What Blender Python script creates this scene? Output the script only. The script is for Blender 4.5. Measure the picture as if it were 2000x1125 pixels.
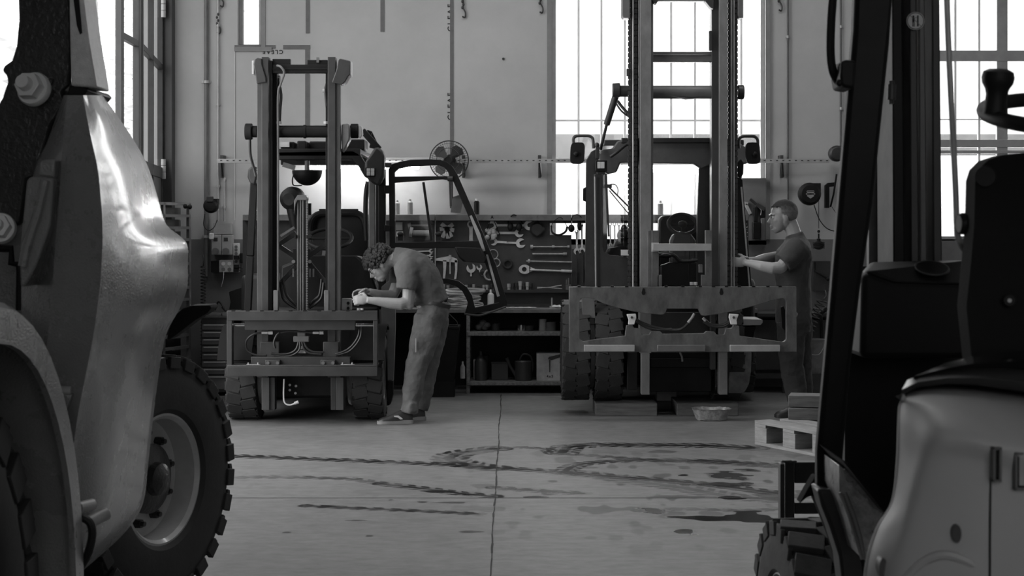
import bpy, math, random
import numpy as np
from mathutils import Vector, Matrix
from mathutils.geometry import tessellate_polygon
random.seed(7)
for o in list(bpy.data.objects): bpy.data.objects.remove(o)
SC = bpy.context.scene
COL = SC.collection
PI = math.pi
# ------------------------------------------------------------ camera
F = 2000*60/36.0            # focal length in pixels of the 2000 px frame
HZ = 440.0                  # horizon row
HC = 1.5                    # eye height
cam = bpy.data.cameras.new('camera'); camo = bpy.data.objects.new('camera', cam); COL.objects.link(camo)
camo.location = (0, 0, HC); camo.rotation_euler = (PI/2, 0, 0)
cam.lens = 60; cam.sensor_width = 36; cam.sensor_fit = 'HORIZONTAL'
cam.shift_y = -(562.5-HZ)/2000.0
cam.clip_start = .05; cam.clip_end = 200
cam.dof.use_dof = True; cam.dof.focus_distance = 13.6; cam.dof.aperture_fstop = 11
SC.camera = camo
# ------------------------------------------------------------ world: overcast daylight
w = bpy.data.worlds.new('overcast'); SC.world = w; w.use_nodes = True
wn = w.node_tree; wn.nodes.clear()
wo = wn.nodes.new('ShaderNodeOutputWorld'); wb = wn.nodes.new('ShaderNodeBackground')
tc = wn.nodes.new('ShaderNodeTexCoord'); sx = wn.nodes.new('ShaderNodeSeparateXYZ'); rp = wn.nodes.new('ShaderNodeValToRGB')
wn.links.new(tc.outputs['Generated'], sx.inputs[0]); wn.links.new(sx.outputs['Z'], rp.inputs[0])
rp.color_ramp.elements[0].position = 0.0; rp.color_ramp.elements[0].color = (.75,.75,.75,1)
rp.color_ramp.elements[1].position = .5; rp.color_ramp.elements[1].color = (1,1,1,1)
wn.links.new(rp.outputs[0], wb.inputs[0]); wb.inputs[1].default_value = 2.6
wn.links.new(wb.outputs[0], wo.inputs[0])
vs = SC.view_settings; vs.view_transform = 'Standard'; vs.look = 'None'; vs.gamma = 1; vs.use_curve_mapping = False
vs.exposure = 0.0
SC.cycles.max_bounces = 8; SC.cycles.diffuse_bounces = 4; SC.cycles.glossy_bounces = 4; SC.cycles.transparent_max_bounces = 12
def area(name, loc, rot, sx_, sy_, power):
    l = bpy.data.lights.new(name, 'AREA'); l.shape = 'RECTANGLE'; l.size = sx_; l.size_y = sy_; l.energy = power
    o = bpy.data.objects.new(name, l); COL.objects.link(o); o.location = loc; o.rotation_euler = rot
    return o
# daylight entering by the big left doorway and the back windows (just outside the openings)
area('doorway_daylight', (-3.6, 11.1, 2.5), (0, -PI/2, 0), 4.6, 3.4, 150)
# unseen lights added under the ceiling to brighten the wall and floor
for lx, ly, pw in ((-1.2, 12.4, 48), (2.4, 12.4, 48), (0.6, 8.0, 40)): area('added_fill_light', (lx, ly, 6.1), (0, 0, 0), 1.6, .9, pw)
area('middle_window_daylight', (1.37, 16.25, 2.9), (-PI/2, 0, 0), 1.9, 2.8, 90)
area('right_window_daylight', (4.35, 16.25, 2.9), (-PI/2, 0, 0), 1.8, 2.8, 90)

# ------------------------------------------------------------ materials
MT = {}
def mat(name, v, rough=.5, metal=0., var=.15, scale=6., bump=0., bscale=120., coat=0., spec=.5, stretch=None, rv=.1):
    if name in MT: return MT[name]
    m = bpy.data.materials.new(name); m.use_nodes = True; nt = m.node_tree; N = nt.nodes; L = nt.links
    b = N['Principled BSDF']
    b.inputs['Metallic'].default_value = metal; b.inputs['Roughness'].default_value = rough
    b.inputs['Specular IOR Level'].default_value = spec
    b.inputs['Coat Weight'].default_value = coat; b.inputs['Coat Roughness'].default_value = .12
    t = N.new('ShaderNodeTexCoord'); mp = N.new('ShaderNodeMapping'); L.new(t.outputs['Object'], mp.inputs[0])
    if stretch: mp.inputs['Scale'].default_value = stretch
    n = N.new('ShaderNodeTexNoise'); n.inputs['Scale'].default_value = scale; n.inputs['Detail'].default_value = 6; n.inputs['Roughness'].default_value = .65
    L.new(mp.outputs[0], n.inputs['Vector'])
    r = N.new('ShaderNodeValToRGB'); e = r.color_ramp.elements
    e[0].position = .3; e[1].position = .7
    a, c = max(v*(1-var), 0), min(v*(1+var), 1)
    e[0].color = (a,a,a,1); e[1].color = (c,c,c,1)
    L.new(n.outputs[0], r.inputs[0]); L.new(r.outputs[0], b.inputs['Base Color'])
    mr = N.new('ShaderNodeMapRange'); mr.inputs[3].default_value = max(rough-rv, .03); mr.inputs[4].default_value = min(rough+rv, 1)
    L.new(n.outputs[0], mr.inputs[0]); L.new(mr.outputs[0], b.inputs['Roughness'])
    if bump:
        n2 = N.new('ShaderNodeTexNoise'); n2.inputs['Scale'].default_value = bscale; n2.inputs['Detail'].default_value = 3
        L.new(t.outputs['Object'], n2.inputs['Vector'])
        bp = N.new('ShaderNodeBump'); bp.inputs['Strength'].default_value = bump; bp.inputs['Distance'].default_value = .004
        L.new(n2.outputs[0], bp.inputs['Height']); L.new(bp.outputs[0], b.inputs['Normal'])
    MT[name] = m; return m
def emis(name, s):
    m = bpy.data.materials.new(name); m.use_nodes = True; b = m.node_tree.nodes['Principled BSDF']
    b.inputs['Base Color'].default_value = (.8,.8,.8,1); b.inputs['Emission Color'].default_value = (1,1,1,1); b.inputs['Emission Strength'].default_value = s
    MT[name] = m; return m
def glassy(name, gl=.08, tint=1.0):
    m = bpy.data.materials.new(name); m.use_nodes = True; nt = m.node_tree; nt.nodes.clear(); N = nt.nodes; L = nt.links
    o = N.new('ShaderNodeOutputMaterial'); mx = N.new('ShaderNodeMixShader'); tr = N.new('ShaderNodeBsdfTransparent'); g = N.new('ShaderNodeBsdfGlossy')
    tr.inputs[0].default_value = (tint,tint,tint,1); g.inputs['Roughness'].default_value = .03
    n = N.new('ShaderNodeTexNoise'); n.inputs['Scale'].default_value = 14; mr = N.new('ShaderNodeMapRange')
    mr.inputs[3].default_value = gl*.4; mr.inputs[4].default_value = gl*1.6
    L.new(n.outputs[0], mr.inputs[0]); L.new(mr.outputs[0], mx.inputs[0]); L.new(tr.outputs[0], mx.inputs[1]); L.new(g.outputs[0], mx.inputs[2]); L.new(mx.outputs[0], o.inputs[0])
    MT[name] = m; return m
wallm = mat('painted_wall', .42, .85, var=.1, scale=1.3, bump=.06, bscale=30)
wainm = mat('wall_dark_band', .13, .7, var=.2, scale=2, bump=.06, bscale=40)
black = mat('black_paint', .008, .5, var=.3, scale=10, bump=.05, spec=.22)
blackp = mat('black_plastic', .010, .55, var=.2, bump=.15, bscale=300, spec=.25)
dark = mat('dark_frame_paint', .03, .42, var=.3, scale=9)
dgrey = mat('dark_grey_paint', .033, .45, var=.25, scale=8)
mgrey = mat('mid_grey_paint', .12, .42, var=.2, scale=7)
lgrey = mat('light_grey_paint', .3, .5, var=.15, scale=7)
mastg = mat('mast_steel', .062, .40, metal=.0, var=.3, scale=5, stretch=(3,3,.6))
steel = mat('bare_steel', .38, .45, metal=.15, var=.35, scale=4, stretch=(4,4,1))
chrome = mat('chrome', .75, .15, metal=1., var=.05, rv=.03)
toolst = mat('tool_steel', .62, .4, metal=.15, var=.2, scale=20)
rubber = mat('rubber', .022, .75, var=.35, scale=12, bump=.2, bscale=60)
hose = mat('rubber_hose', .02, .4, var=.2)
whitem = mat('off_white', .6, .5, var=.1)
whited = mat('dirty_white', .38, .6, var=.35, scale=14)
boardm = mat('tool_board_paint', .045, .55, var=.35, scale=5)
benchm = mat('bench_steel', .16, .5, metal=.3, var=.4, scale=6)
wood = mat('pallet_wood', .25, .8, var=.3, scale=5, stretch=(1,1,8))
woodd = mat('dark_timber', .10, .8, var=.4, scale=5, stretch=(1,1,8))
skinm = mat('skin', .27, .5, var=.08, scale=20)
hairm = mat('dark_hair', .02, .6, var=.8, scale=60, bump=.8, bscale=150)
hairg = mat('greying_hair', .05, .7, var=.7, scale=60, bump=.6, bscale=300)
shirtm = mat('work_shirt', .085, .9, var=.12, scale=8, bump=.3, bscale=25)
shirtd = mat('dark_shirt', .045, .9, var=.12, scale=8, bump=.3, bscale=25)
pantm = mat('work_trousers', .11, .9, var=.2, scale=9, bump=.5, bscale=22)
pantd = mat('dark_trousers', .035, .9, var=.2, scale=9, bump=.4, bscale=22)
matteb = mat('matte_black', .012, .9, spec=.15)
cardm = mat('carton', .4, .85, var=.3, scale=7)
galv = mat('galvanised_steel', .4, .45, metal=.3, var=.15, scale=14)
tapem = mat('brown_tape', .12, .6, var=.2, scale=12)
inkm = mat('ink', .02, .7, var=.1)
loaderm = mat('loader_paint', .19, .28, var=.12, scale=5, bump=.55, bscale=170, coat=.5)
castm = mat('black_cast_iron', .02, .33, var=.3, scale=9, bump=.9, bscale=60, coat=.3)
hoodm = mat('hood_paint', .42, .45, var=.05, scale=3, bump=.12, bscale=420)
rimm = mat('rim_paint', .13, .4, var=.2, scale=8, coat=.3)
cab_glass = glassy('cab_glass', .05, .93)
win_glass = glassy('window_glass', .05, .97)
lamp_e = emis('lamp_tube', 65)
led_e = mat('led_lens', .6, .2, var=.1, scale=60)

# ------------------------------------------------------------ geometry helpers
def P(px, py, d): return Vector(((px-1000)/F*d, d, HC-(py-HZ)/F*d))
def V(*a): return Vector(a)
def frame(n):
    n = Vector(n).normalized(); a = Vector((0,0,1)) if abs(n.z) < .9 else Vector((1,0,0))
    u = n.cross(a).normalized(); return u, n.cross(u).normalized(), n
class MB:
    def __init__(s): s.v = []; s.f = []
    def add(s, vs, fs):
        k = len(s.v); s.v += [tuple(v) for v in vs]; s.f += [tuple(i+k for i in f) for f in fs]; return s
    def box(s, x0,x1,y0,y1,z0,z1):
        return s.add([(x0,y0,z0),(x1,y0,z0),(x1,y1,z0),(x0,y1,z0),(x0,y0,z1),(x1,y0,z1),(x1,y1,z1),(x0,y1,z1)],
            [(0,3,2,1),(4,5,6,7),(0,1,5,4),(1,2,6,5),(2,3,7,6),(3,0,4,7)])
    def pb(s, px0,px1,py0,py1,d,t):       # a box whose front face spans the given rows and columns at distance d, t deep
        a = P(px0,py1,d); b = P(px1,py0,d); return s.box(a.x,b.x,d,d+t,a.z,b.z)
    def ob(s, c, sz, ax=(1,0,0), up=(0,0,1)):
        ax = Vector(ax).normalized(); up = Vector(up); n = ax.cross(up).normalized(); up = n.cross(ax).normalized(); c = Vector(c)
        vs = [c+ax*(sz[0]/2*i)+n*(sz[1]/2*j)+up*(sz[2]/2*k) for k in (-1,1) for i,j in ((-1,-1),(1,-1),(1,1),(-1,1))]
        return s.add(vs, [(0,3,2,1),(4,5,6,7),(0,1,5,4),(1,2,6,5),(2,3,7,6),(3,0,4,7)])
    def bar(s, p0, p1, w_, h_, up=(0,0,1)):
        p0 = Vector(p0); p1 = Vector(p1); return s.ob((p0+p1)/2, ((p1-p0).length, w_, h_), p1-p0, up)
    def cyl(s, p0, p1, r0, r1=None, n=16):
        r1 = r0 if r1 is None else r1; p0 = Vector(p0); p1 = Vector(p1); u, v, _ = frame(p1-p0)
        vs = [p+(u*math.cos(2*PI*i/n)+v*math.sin(2*PI*i/n))*r for p, r in ((p0,r0),(p1,r1)) for i in range(n)]
        return s.add(vs, [(i,(i+1)%n,n+(i+1)%n,n+i) for i in range(n)]+[tuple(range(n))[::-1], tuple(range(n,2*n))])
    def tube(s, pts, r, n=8, closed=False):
        pts = [Vector(p) for p in pts]; m = len(pts); R = r if isinstance(r, (list,tuple)) else [r]*m
        if closed: T = [(pts[(i+1)%m]-pts[i-1]).normalized() for i in range(m)]
        else: T = [(pts[min(i+1,m-1)]-pts[max(i-1,0)]).normalized() for i in range(m)]
        u, v, _ = frame(T[0]); vs = []
        for i in range(m):
            u = (u-T[i]*u.dot(T[i])).normalized(); v = T[i].cross(u)
            vs += [pts[i]+(u*math.cos(2*PI*k/n)+v*math.sin(2*PI*k/n))*R[i] for k in range(n)]
        fs = [(i*n+k, i*n+(k+1)%n, ((i+1)%m)*n+(k+1)%n, ((i+1)%m)*n+k) for i in range(m if closed else m-1) for k in range(n)]
        if not closed: fs += [tuple(range(n))[::-1], tuple(range((m-1)*n, m*n))]
        return s.add(vs, fs)
    def lathe(s, prof, o, ax, n=32, closed=False, cap=True):
        u, v, a = frame(ax); o = Vector(o); vs = []
        for r, t in prof: vs += [o+a*t+(u*math.cos(2*PI*k/n)+v*math.sin(2*PI*k/n))*r for k in range(n)]
        m = len(prof); fs = [(i*n+k, i*n+(k+1)%n, ((i+1)%m)*n+(k+1)%n, ((i+1)%m)*n+k) for i in range(m if closed else m-1) for k in range(n)]
        if cap and not closed:
            if prof[0][0] > 1e-5: fs.append(tuple(range(n))[::-1])
            if prof[-1][0] > 1e-5: fs.append(tuple(range((m-1)*n, m*n)))
        return s.add(vs, fs)
    def ell(s, c, r, A=None, n=16, m=10):
        c = Vector(c); A = A or (Vector((1,0,0)),Vector((0,1,0)),Vector((0,0,1))); r = r if isinstance(r,(tuple,list)) else (r,r,r)
        vs = []; fs = []
        for j in range(1, m):
            t = PI*j/m
            for k in range(n):
                p = 2*PI*k/n; vs.append(c+A[0]*(r[0]*math.sin(t)*math.cos(p))+A[1]*(r[1]*math.sin(t)*math.sin(p))+A[2]*(r[2]*math.cos(t)))
        for j in range(m-2):
            for k in range(n): fs.append((j*n+k,(j+1)*n+k,(j+1)*n+(k+1)%n,j*n+(k+1)%n))
        a = len(vs); vs += [c+A[2]*r[2], c-A[2]*r[2]]
        for k in range(n): fs.append((a,k,(k+1)%n)); fs.append((a+1,(m-2)*n+(k+1)%n,(m-2)*n+k))
        return s.add(vs, fs)
    def prism(s, loops, ext):             # loops of 3-D points (outer, holes...) pushed along ext
        ext = Vector(ext); loops = [[Vector(p) for p in l] for l in loops]
        flat = [p for l in loops for p in l]; n = len(flat)
        tr = tessellate_polygon(loops)
        vs = flat+[p+ext for p in flat]; fs = []
        for a,b,c in tr:
            nn = (flat[b]-flat[a]).cross(flat[c]-flat[a])
            if nn.dot(ext) > 0: a,c = c,a
            fs.append((a,b,c)); fs.append((a+n,c+n,b+n))
        k = 0
        for l in loops:
            m = len(l)
            for i in range(m): fs.append((k+i, k+(i+1)%m, n+k+(i+1)%m, n+k+i))
            k += m
        return s.add(vs, fs)
    def pp(s, pts, d, t, holes=()):       # a plate cut to an outline, t thick, standing at distance d
        return s.prism([[P(x,y,d) for x,y in l] for l in [pts]+list(holes)], (0,t,0))
    def loft(s, rings, cap=True, closed=True):
        n = len(rings[0]); vs = [p for r in rings for p in r]; fs = []
        for i in range(len(rings)-1):
            for k in range(n if closed else n-1): fs.append((i*n+k, i*n+(k+1)%n, (i+1)*n+(k+1)%n, (i+1)*n+k))
        if cap: fs += [tuple(range(n))[::-1], tuple(range((len(rings)-1)*n, len(rings)*n))]
        return s.add(vs, fs)
    def limb(s, pts, a, b=None, n=14):    # tapering elliptical body segment: a in the picture plane, b along y
        b = b or a; pts = [Vector(p) for p in pts]; rings = []
        for i, p in enumerate(pts):
            T = (pts[min(i+1,len(pts)-1)]-pts[max(i-1,0)]).normalized(); Y = Vector((0,1,0)); Y = (Y-T*Y.dot(T)).normalized(); X = T.cross(Y)
            rings.append([p+X*(a[i]*math.cos(2*PI*k/n))+Y*(b[i]*math.sin(2*PI*k/n)) for k in range(n)])
        return s.loft(rings)
    def caps(s, pts, r):                  # chain of round joints
        for i in range(len(pts)-1): s.cyl(pts[i], pts[i+1], r[i], r[i+1], 12)
        for p, q in zip(pts, r): s.ell(p, q, n=12, m=8)
        return s
    def build(s, name, m, parent=None, label=None, cat=None, group=None, kind=None, bev=0., smooth=True, ang=.6, loc=None, mods=(), fix=True):
        root = parent
        while root is not None and root.parent is not None: root = root.parent
        arr = np.array(s.v, dtype=float)
        if root is not None: o0 = np.array(root.location)
        elif loc is not None: o0 = np.array(loc, dtype=float)
        else: o0 = np.array([(arr[:,0].min()+arr[:,0].max())/2, (arr[:,1].min()+arr[:,1].max())/2, arr[:,2].min()])
        me = bpy.data.meshes.new(name); me.from_pydata((arr-o0).tolist(), [], s.f); me.validate(); me.update()
        if fix:
            import bmesh
            bm = bmesh.new(); bm.from_mesh(me); bmesh.ops.recalc_face_normals(bm, faces=bm.faces); bm.to_mesh(me); bm.free()
        if smooth:
            me.polygons.foreach_set('use_smooth', [True]*len(me.polygons)); me.set_sharp_from_angle(angle=ang)
        me.materials.append(MT[m] if isinstance(m, str) else m)
        o = bpy.data.objects.new(name, me); COL.objects.link(o)
        if root is not None: o.parent = parent
        else: o.location = tuple(o0)
        if bev:
            md = o.modifiers.new('bevel','BEVEL'); md.width = bev; md.segments = 2; md.limit_method = 'ANGLE'; md.angle_limit = .7
        for t, kw in mods:
            md = o.modifiers.new(t, t)
            for k2, v2 in kw.items(): setattr(md, k2, v2)
        if label: o['label'] = label
        if cat: o['category'] = cat
        if group: o['group'] = group
        if kind: o['kind'] = kind
        return o
def thing(name, label, cat, loc, group=None):
    o = bpy.data.objects.new(name, None); COL.objects.link(o); o.location = loc; o.empty_display_size = .1
    o['label'] = label; o['category'] = cat
    if group: o['group'] = group
    return o
def text(name, s, size, loc, rot, m, parent, ext=.0008, shear=0):
    c = bpy.data.curves.new(name, 'FONT'); c.body = s; c.size = size; c.extrude = ext; c.offset = size*.022; c.space_character = 1.4; c.shear = shear; c.align_x = 'CENTER'; c.align_y = 'CENTER'
    t = bpy.data.objects.new(name+'_tmp', c); COL.objects.link(t)
    me = bpy.data.meshes.new_from_object(t); bpy.data.objects.remove(t)
    root = parent
    while root is not None and root.parent is not None: root = root.parent
    M4 = Matrix.Translation(Vector(loc)-(root.location if root else Vector())) @ Matrix.Rotation(rot[2],4,'Z') @ Matrix.Rotation(rot[1],4,'Y') @ Matrix.Rotation(rot[0],4,'X')
    me.transform(M4); me.materials.clear(); me.materials.append(m)
    o = bpy.data.objects.new(name, me); COL.objects.link(o)
    if parent: o.parent = parent
    return o
def curve(pts, n=6, closed=False):        # Catmull-Rom through the points
    pts = [Vector(p) for p in pts]; m = len(pts); out = []
    for i in range(m if closed else m-1):
        p0 = pts[(i-1)%m] if closed or i else pts[0]; p1 = pts[i]; p2 = pts[(i+1)%m]; p3 = pts[(i+2)%m] if closed or i+2 < m else pts[-1]
        for k in range(n):
            t = k/n; out.append(.5*((2*p1)+(p2-p0)*t+(2*p0-5*p1+4*p2-p3)*t*t+(3*p1-p0-3*p2+p3)*t**3))
    if not closed: out.append(pts[-1])
    return out
def helix(p0, p1, r, turns, n=14):
    p0 = Vector(p0); p1 = Vector(p1); u, v, _ = frame(p1-p0); m = int(turns*n)
    return [p0+(p1-p0)*(i/m)+(u*math.cos(2*PI*i/n)+v*math.sin(2*PI*i/n))*r for i in range(m+1)]
# ============================================================ the room
DW = 15.85
def wallrects(holes, px0, px1, y, t, ztop, name, m, zlo=0):
    # wall standing at distance y with rectangular openings (x0,x1,z0,z1)
    xs = sorted({px0,px1}|{h[0] for h in holes}|{h[1] for h in holes}); b = MB()
    for i in range(len(xs)-1):
        a, c = xs[i], xs[i+1]; hs = sorted([(h[2],h[3]) for h in holes if h[0] <= a+1e-6 and h[1] >= c-1e-6])
        z = zlo
        for z0, z1 in hs: b.box(a,c,y,y+t,z,z0); z = z1
        b.box(a,c,y,y+t,z,ztop)
    return b
def wx(px, d=DW): return (px-1000)/F*d
def wz(py, d=DW): return HC-(py-HZ)/F*d
W1 = (wx(464), wx(510), wz(92), 4.6); W2 = (wx(1078), wx(1497), wz(478), 4.6); W3 = (wx(1782), wx(2110), wz(470), 4.6)
wallrects([W1,W2,W3], -3.26, 8.2, DW, .3, 6.3, 'w', wallm, zlo=1.37).build('wall_back', wallm, kind='structure', smooth=False)
b = MB(); b.box(-3.26, 8.2, DW, DW+.3, 0, 1.37)
b.build('trim_7', wainm, kind='structure', smooth=False)
# left wall with the big doorway
b = MB(); b.box(-3.5,-3.26,-3.5,9.3,0,6.3); b.box(-3.5,-3.26,9.3,12.9,5.0,6.3); b.box(-3.5,-3.26,15.75,DW+.3,0,6.3); b.box(-3.5,-3.26,12.9,15.75,5.0,6.3)
b.build('wall_left', wallm, kind='structure', smooth=False)
b = MB(); b.box(8.2,8.5,-3.5,DW+.3,0,6.3); b.build('wall_right', wallm, kind='structure', smooth=False)
b = MB(); b.box(-3.5,8.5,-3.7,-3.5,0,1.2); b.box(-3.5,8.5,-3.7,-3.5,4.2,6.3); b.box(-3.5,-.5,-3.7,-3.5,1.2,4.2); b.box(2.6,8.5,-3.7,-3.5,1.2,4.2); b.build('wall_front', wallm, kind='structure', smooth=False)  # unseen wall; its opening is added to light the foreground from behind the camera
b = MB(); b.box(-3.5,8.5,-3.5,DW+.3,6.3,6.5); b.build('ceiling', mat('ceiling_paint', .45,.9), kind='structure', smooth=False)
# windows
def window(name, W, vbars, hbars, fr, panes=True, m=mgrey):
    b = MB(); y0 = DW+.10
    x0,x1,z0,z1 = W
    b.box(x0,x0+fr,y0,y0+.06,z0,z1); b.box(x1-fr,x1,y0,y0+.06,z0,z1); b.box(x0,x1,y0,y0+.06,z0,z0+fr); b.box(x0,x1,y0,y0+.06,z1-fr,z1)
    for (x,wd) in vbars:
        if wd > .03: b.box(x-wd/2,x+wd/2,y0+.005,y0+.05,z0,z1)
    for (z,wd) in hbars:
        if wd > .025: b.box(x0,x1,y0-.002,y0+.055,z-wd/2,z+wd/2)
    o = b.build(name, m, kind='structure', bev=.002)
    for (x,wd) in vbars:
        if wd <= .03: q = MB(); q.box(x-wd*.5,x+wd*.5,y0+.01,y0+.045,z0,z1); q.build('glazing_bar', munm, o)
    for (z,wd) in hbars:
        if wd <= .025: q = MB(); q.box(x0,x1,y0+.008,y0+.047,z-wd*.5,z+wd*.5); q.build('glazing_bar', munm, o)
    g = MB(); g.box(x0,x1,y0+.025,y0+.029,z0,z1); g.build('pane', win_glass, o, smooth=False)
    return o
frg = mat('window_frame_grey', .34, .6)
munm = mat('glazing_bar_glare', .8, .6)  # near-white colour puts the window glare into the bars
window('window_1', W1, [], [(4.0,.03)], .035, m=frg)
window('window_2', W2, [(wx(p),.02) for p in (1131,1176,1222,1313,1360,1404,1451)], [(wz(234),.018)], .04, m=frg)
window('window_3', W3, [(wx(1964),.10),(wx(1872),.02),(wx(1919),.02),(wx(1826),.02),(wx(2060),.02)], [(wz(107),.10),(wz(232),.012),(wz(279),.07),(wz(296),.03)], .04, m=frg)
# concrete beam and sill outside the windows
b = MB(); b.box(.2,2.6,16.7,16.9,wz(317,16.7),wz(262,16.7)); b.box(3.6,6.2,16.7,16.9,wz(302,16.7),wz(262,16.7))
b.build('trim_1', mat('outside_concrete', .42,.9), kind='structure', smooth=False)
# inner dark reveal of the middle window (steel jamb)
b = MB(); b.box(W2[1]-.012,W2[1]+.03,DW-.03,DW,1.37,4.6); b.box(W2[0]-.045,W2[0],DW-.012,DW,wz(418),4.6); b.box(W1[1],W1[1]+.04,DW-.01,DW,W1[2],4.6); b.box(W1[0]-.03,W1[1]+.1,DW-.012,DW,W1[2]-.04,W1[2])
b.build('trim_2', mat('jamb_paint', .2,.6), kind='structure', smooth=False)
# floor with joints, tyre tracks and wet stains held in an attribute
def seg_dist(px_, py_, pts):
    D = np.full(px_.shape, 1e9); S = np.zeros(px_.shape); acc = 0
    for (ax,ay),(bx,by) in zip(pts[:-1], pts[1:]):
        vx, vy = bx-ax, by-ay; L2 = vx*vx+vy*vy+1e-12
        t = np.clip(((px_-ax)*vx+(py_-ay)*vy)/L2, 0, 1); d = np.hypot(px_-ax-t*vx, py_-ay-t*vy)
        u = d < D; D = np.where(u, d, D); S = np.where(u, acc+t*math.sqrt(L2), S); acc += math.sqrt(L2)
    return D, S
def fl(px, py):
    d = HC*F/(py-HZ); return ((px-1000)/F*d, d)
def fc(x, y): return fl(430+x*.565, 780+y*.565)
xs = np.linspace(-3.3, 3.4, 880); ys = np.concatenate([np.linspace(5.6, 8.5, 150, endpoint=False), np.linspace(8.5, 12.6, 420, endpoint=False), np.linspace(12.6, 15.2, 60)])
X, Y = np.meshgrid(xs, ys); rng = np.random.RandomState(3)
def vnoise(X, Y, s, seed):
    r = np.random.RandomState(seed).rand(128,128); x = X*s+50; y = Y*s+50
    i = np.floor(x).astype(int); j = np.floor(y).astype(int); fx = x-i; fy = y-j; fx = fx*fx*(3-2*fx); fy = fy*fy*(3-2*fy)
    g = lambda a,b_: r[a%128, b_%128]
    return (g(i,j)*(1-fx)+g(i+1,j)*fx)*(1-fy)+(g(i,j+1)*(1-fx)+g(i+1,j+1)*fx)*fy
stain = np.zeros(X.shape); wet = np.zeros(X.shape)
tracks = [
 ([(40,195),(240,203),(500,213),(780,225),(940,236),(1060,242),(1200,255),(1300,262),(1480,275),(1700,295),(1930,325)], .085, .8),
 ([(950,170),(880,178),(820,188),(788,203),(810,215),(870,228),(950,238)], .13, .6),
 ([(950,170),(1050,165),(1130,172),(1150,187),(1300,195),(1530,212),(1700,220),(1930,235)], .06, .6),
 ([(1180,185),(1200,165),(1300,157),(1500,158),(1700,160),(1840,168)], .12, .8),
 ([(1190,250),(1210,235),(1240,225),(1330,215),(1450,210),(1700,212),(1930,228)], .08, .75),
 ([(1200,250),(1300,262),(1450,285),(1600,305),(1750,335),(1900,345)], .12, .45),
 ([(80,270),(150,268),(300,270),(450,275),(560,290)], .06, .5),
 ([(560,292),(700,308),(830,325),(940,335)], .07, .8),
 ([(300,368),(450,375),(600,382),(750,388),(890,396)], .05, .85),
 ([(950,305),(1080,315),(1250,325)], .07, .6),
 ([(1450,385),(1600,378),(1800,385),(1930,380)], .05, .5)]
for pts, hw, s in tracks:
    D, S = seg_dist(X, Y, [fc(*p) for p in pts])
    n = vnoise(X, Y, 9, 11)
    tread = .5+.5*np.sign(np.sin(S*2*PI/.15+np.where(D > hw*.5, 0, PI))) 
    chev = np.sin((S+D*.9)*2*PI/.10) > -.35; core = .85*(D < hw*.28); band = np.maximum(core, (D < hw)*chev*.95)*np.where(np.abs(D-hw*.40) < hw*.09, .35, 1)+.25*(D < hw*.9); band = np.clip(band, 0, 1)
    stain = np.maximum(stain, band*np.clip(s*(.75+.9*n), 0, 1))
blobs = [(1500,385,60,14,.7),(1640,408,150,9,1),(1820,402,90,17,1),(1600,458,40,10,1),(1640,468,30,5,.8),(1600,262,30,6,.9),(1760,262,80,16,.8),(1830,245,50,8,.8),(1740,295,110,10,.8),(1760,338,40,7,1),(1900,330,60,20,.6),(1530,181,50,5,.4),
 (760,318,50,5,.9),(860,330,70,4,.9),(800,357,50,3,.6),(380,370,30,4,.7),(230,460,14,2,.7),(515,473,9,2,.7),(470,419,40,2,.6),(870,458,40,3,.6),(1090,337,40,3,.8),(590,348,9,1.5,.7),(1880,420,50,5,.9),(700,355,12,2,.7)]
for cx, cy, rx, ry, s in blobs:
    x0, y0 = fc(cx, cy); xa, _ = fc(cx+rx, cy); _, ya = fc(cx, cy-ry)
    q = np.hypot((X-x0)/(xa-x0), (Y-y0)/(ya-y0))+(vnoise(X*.6,Y,22,21)-.5)*.9+(vnoise(X*.5,Y,8,22)-.5)*.8
    a = np.clip((1.05-q)*5, 0, 1)*s; stain = np.maximum(stain, a); wet = np.maximum(wet, a)
# scattered drips on the right half
sc = np.clip((vnoise(X,Y*.45,16,31)*vnoise(X,Y,5,32)-.44)*9, 0, 1)*np.clip((X+.6)*1.2, .15, 1)*np.clip(1-np.abs(Y-9.7)/2.2, 0, 1); stain = np.maximum(stain, sc*.7)
wet = np.clip(np.maximum(wet, (stain > .75)*.6), 0, 1)
big = vnoise(X,Y,.9,41)*.6+vnoise(X,Y,3.1,42)*.4
verts = np.stack([X.ravel(), Y.ravel(), np.zeros(X.size)], 1)
ny, nx = X.shape; idx = np.arange(ny*nx).reshape(ny, nx)
quads = np.stack([idx[:-1,:-1].ravel(), idx[:-1,1:].ravel(), idx[1:,1:].ravel(), idx[1:,:-1].ravel()], 1)
ev = []; ef = []
def addq(x0,x1,y0,y1):
    k = len(verts)+len(ev); ev.extend([(x0,y0,0),(x1,y0,0),(x1,y1,0),(x0,y1,0)]); ef.append((k,k+1,k+2,k+3))
addq(-3.5,8.5,-3.5,5.6); addq(-3.5,-3.3,5.6,15.2); addq(3.4,8.5,5.6,15.2); addq(-3.5,8.5,15.2,DW+.3)
me = bpy.data.meshes.new('floor'); me.from_pydata(np.concatenate([verts, np.array(ev)]).tolist(), [], quads.tolist()+ef); me.update()
for nm, arr in (('stain', stain), ('wet', wet)):
    at = me.attributes.new(nm, 'FLOAT', 'POINT'); at.data.foreach_set('value', np.concatenate([arr.ravel(), np.zeros(len(ev))]).astype(np.float32))
fo = bpy.data.objects.new('floor', me); COL.objects.link(fo); fo['kind'] = 'structure'
fm = mat('concrete_floor', .15, .55, var=.12, scale=1.2, bump=.1, bscale=25); me.materials.append(fm)
nt = fm.node_tree; N = nt.nodes; L = nt.links; bs = N['Principled BSDF']
base = bs.inputs['Base Color'].links[0].from_socket; rgh = bs.inputs['Roughness'].links[0].from_socket
tcn = N.new('ShaderNodeTexCoord')
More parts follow.
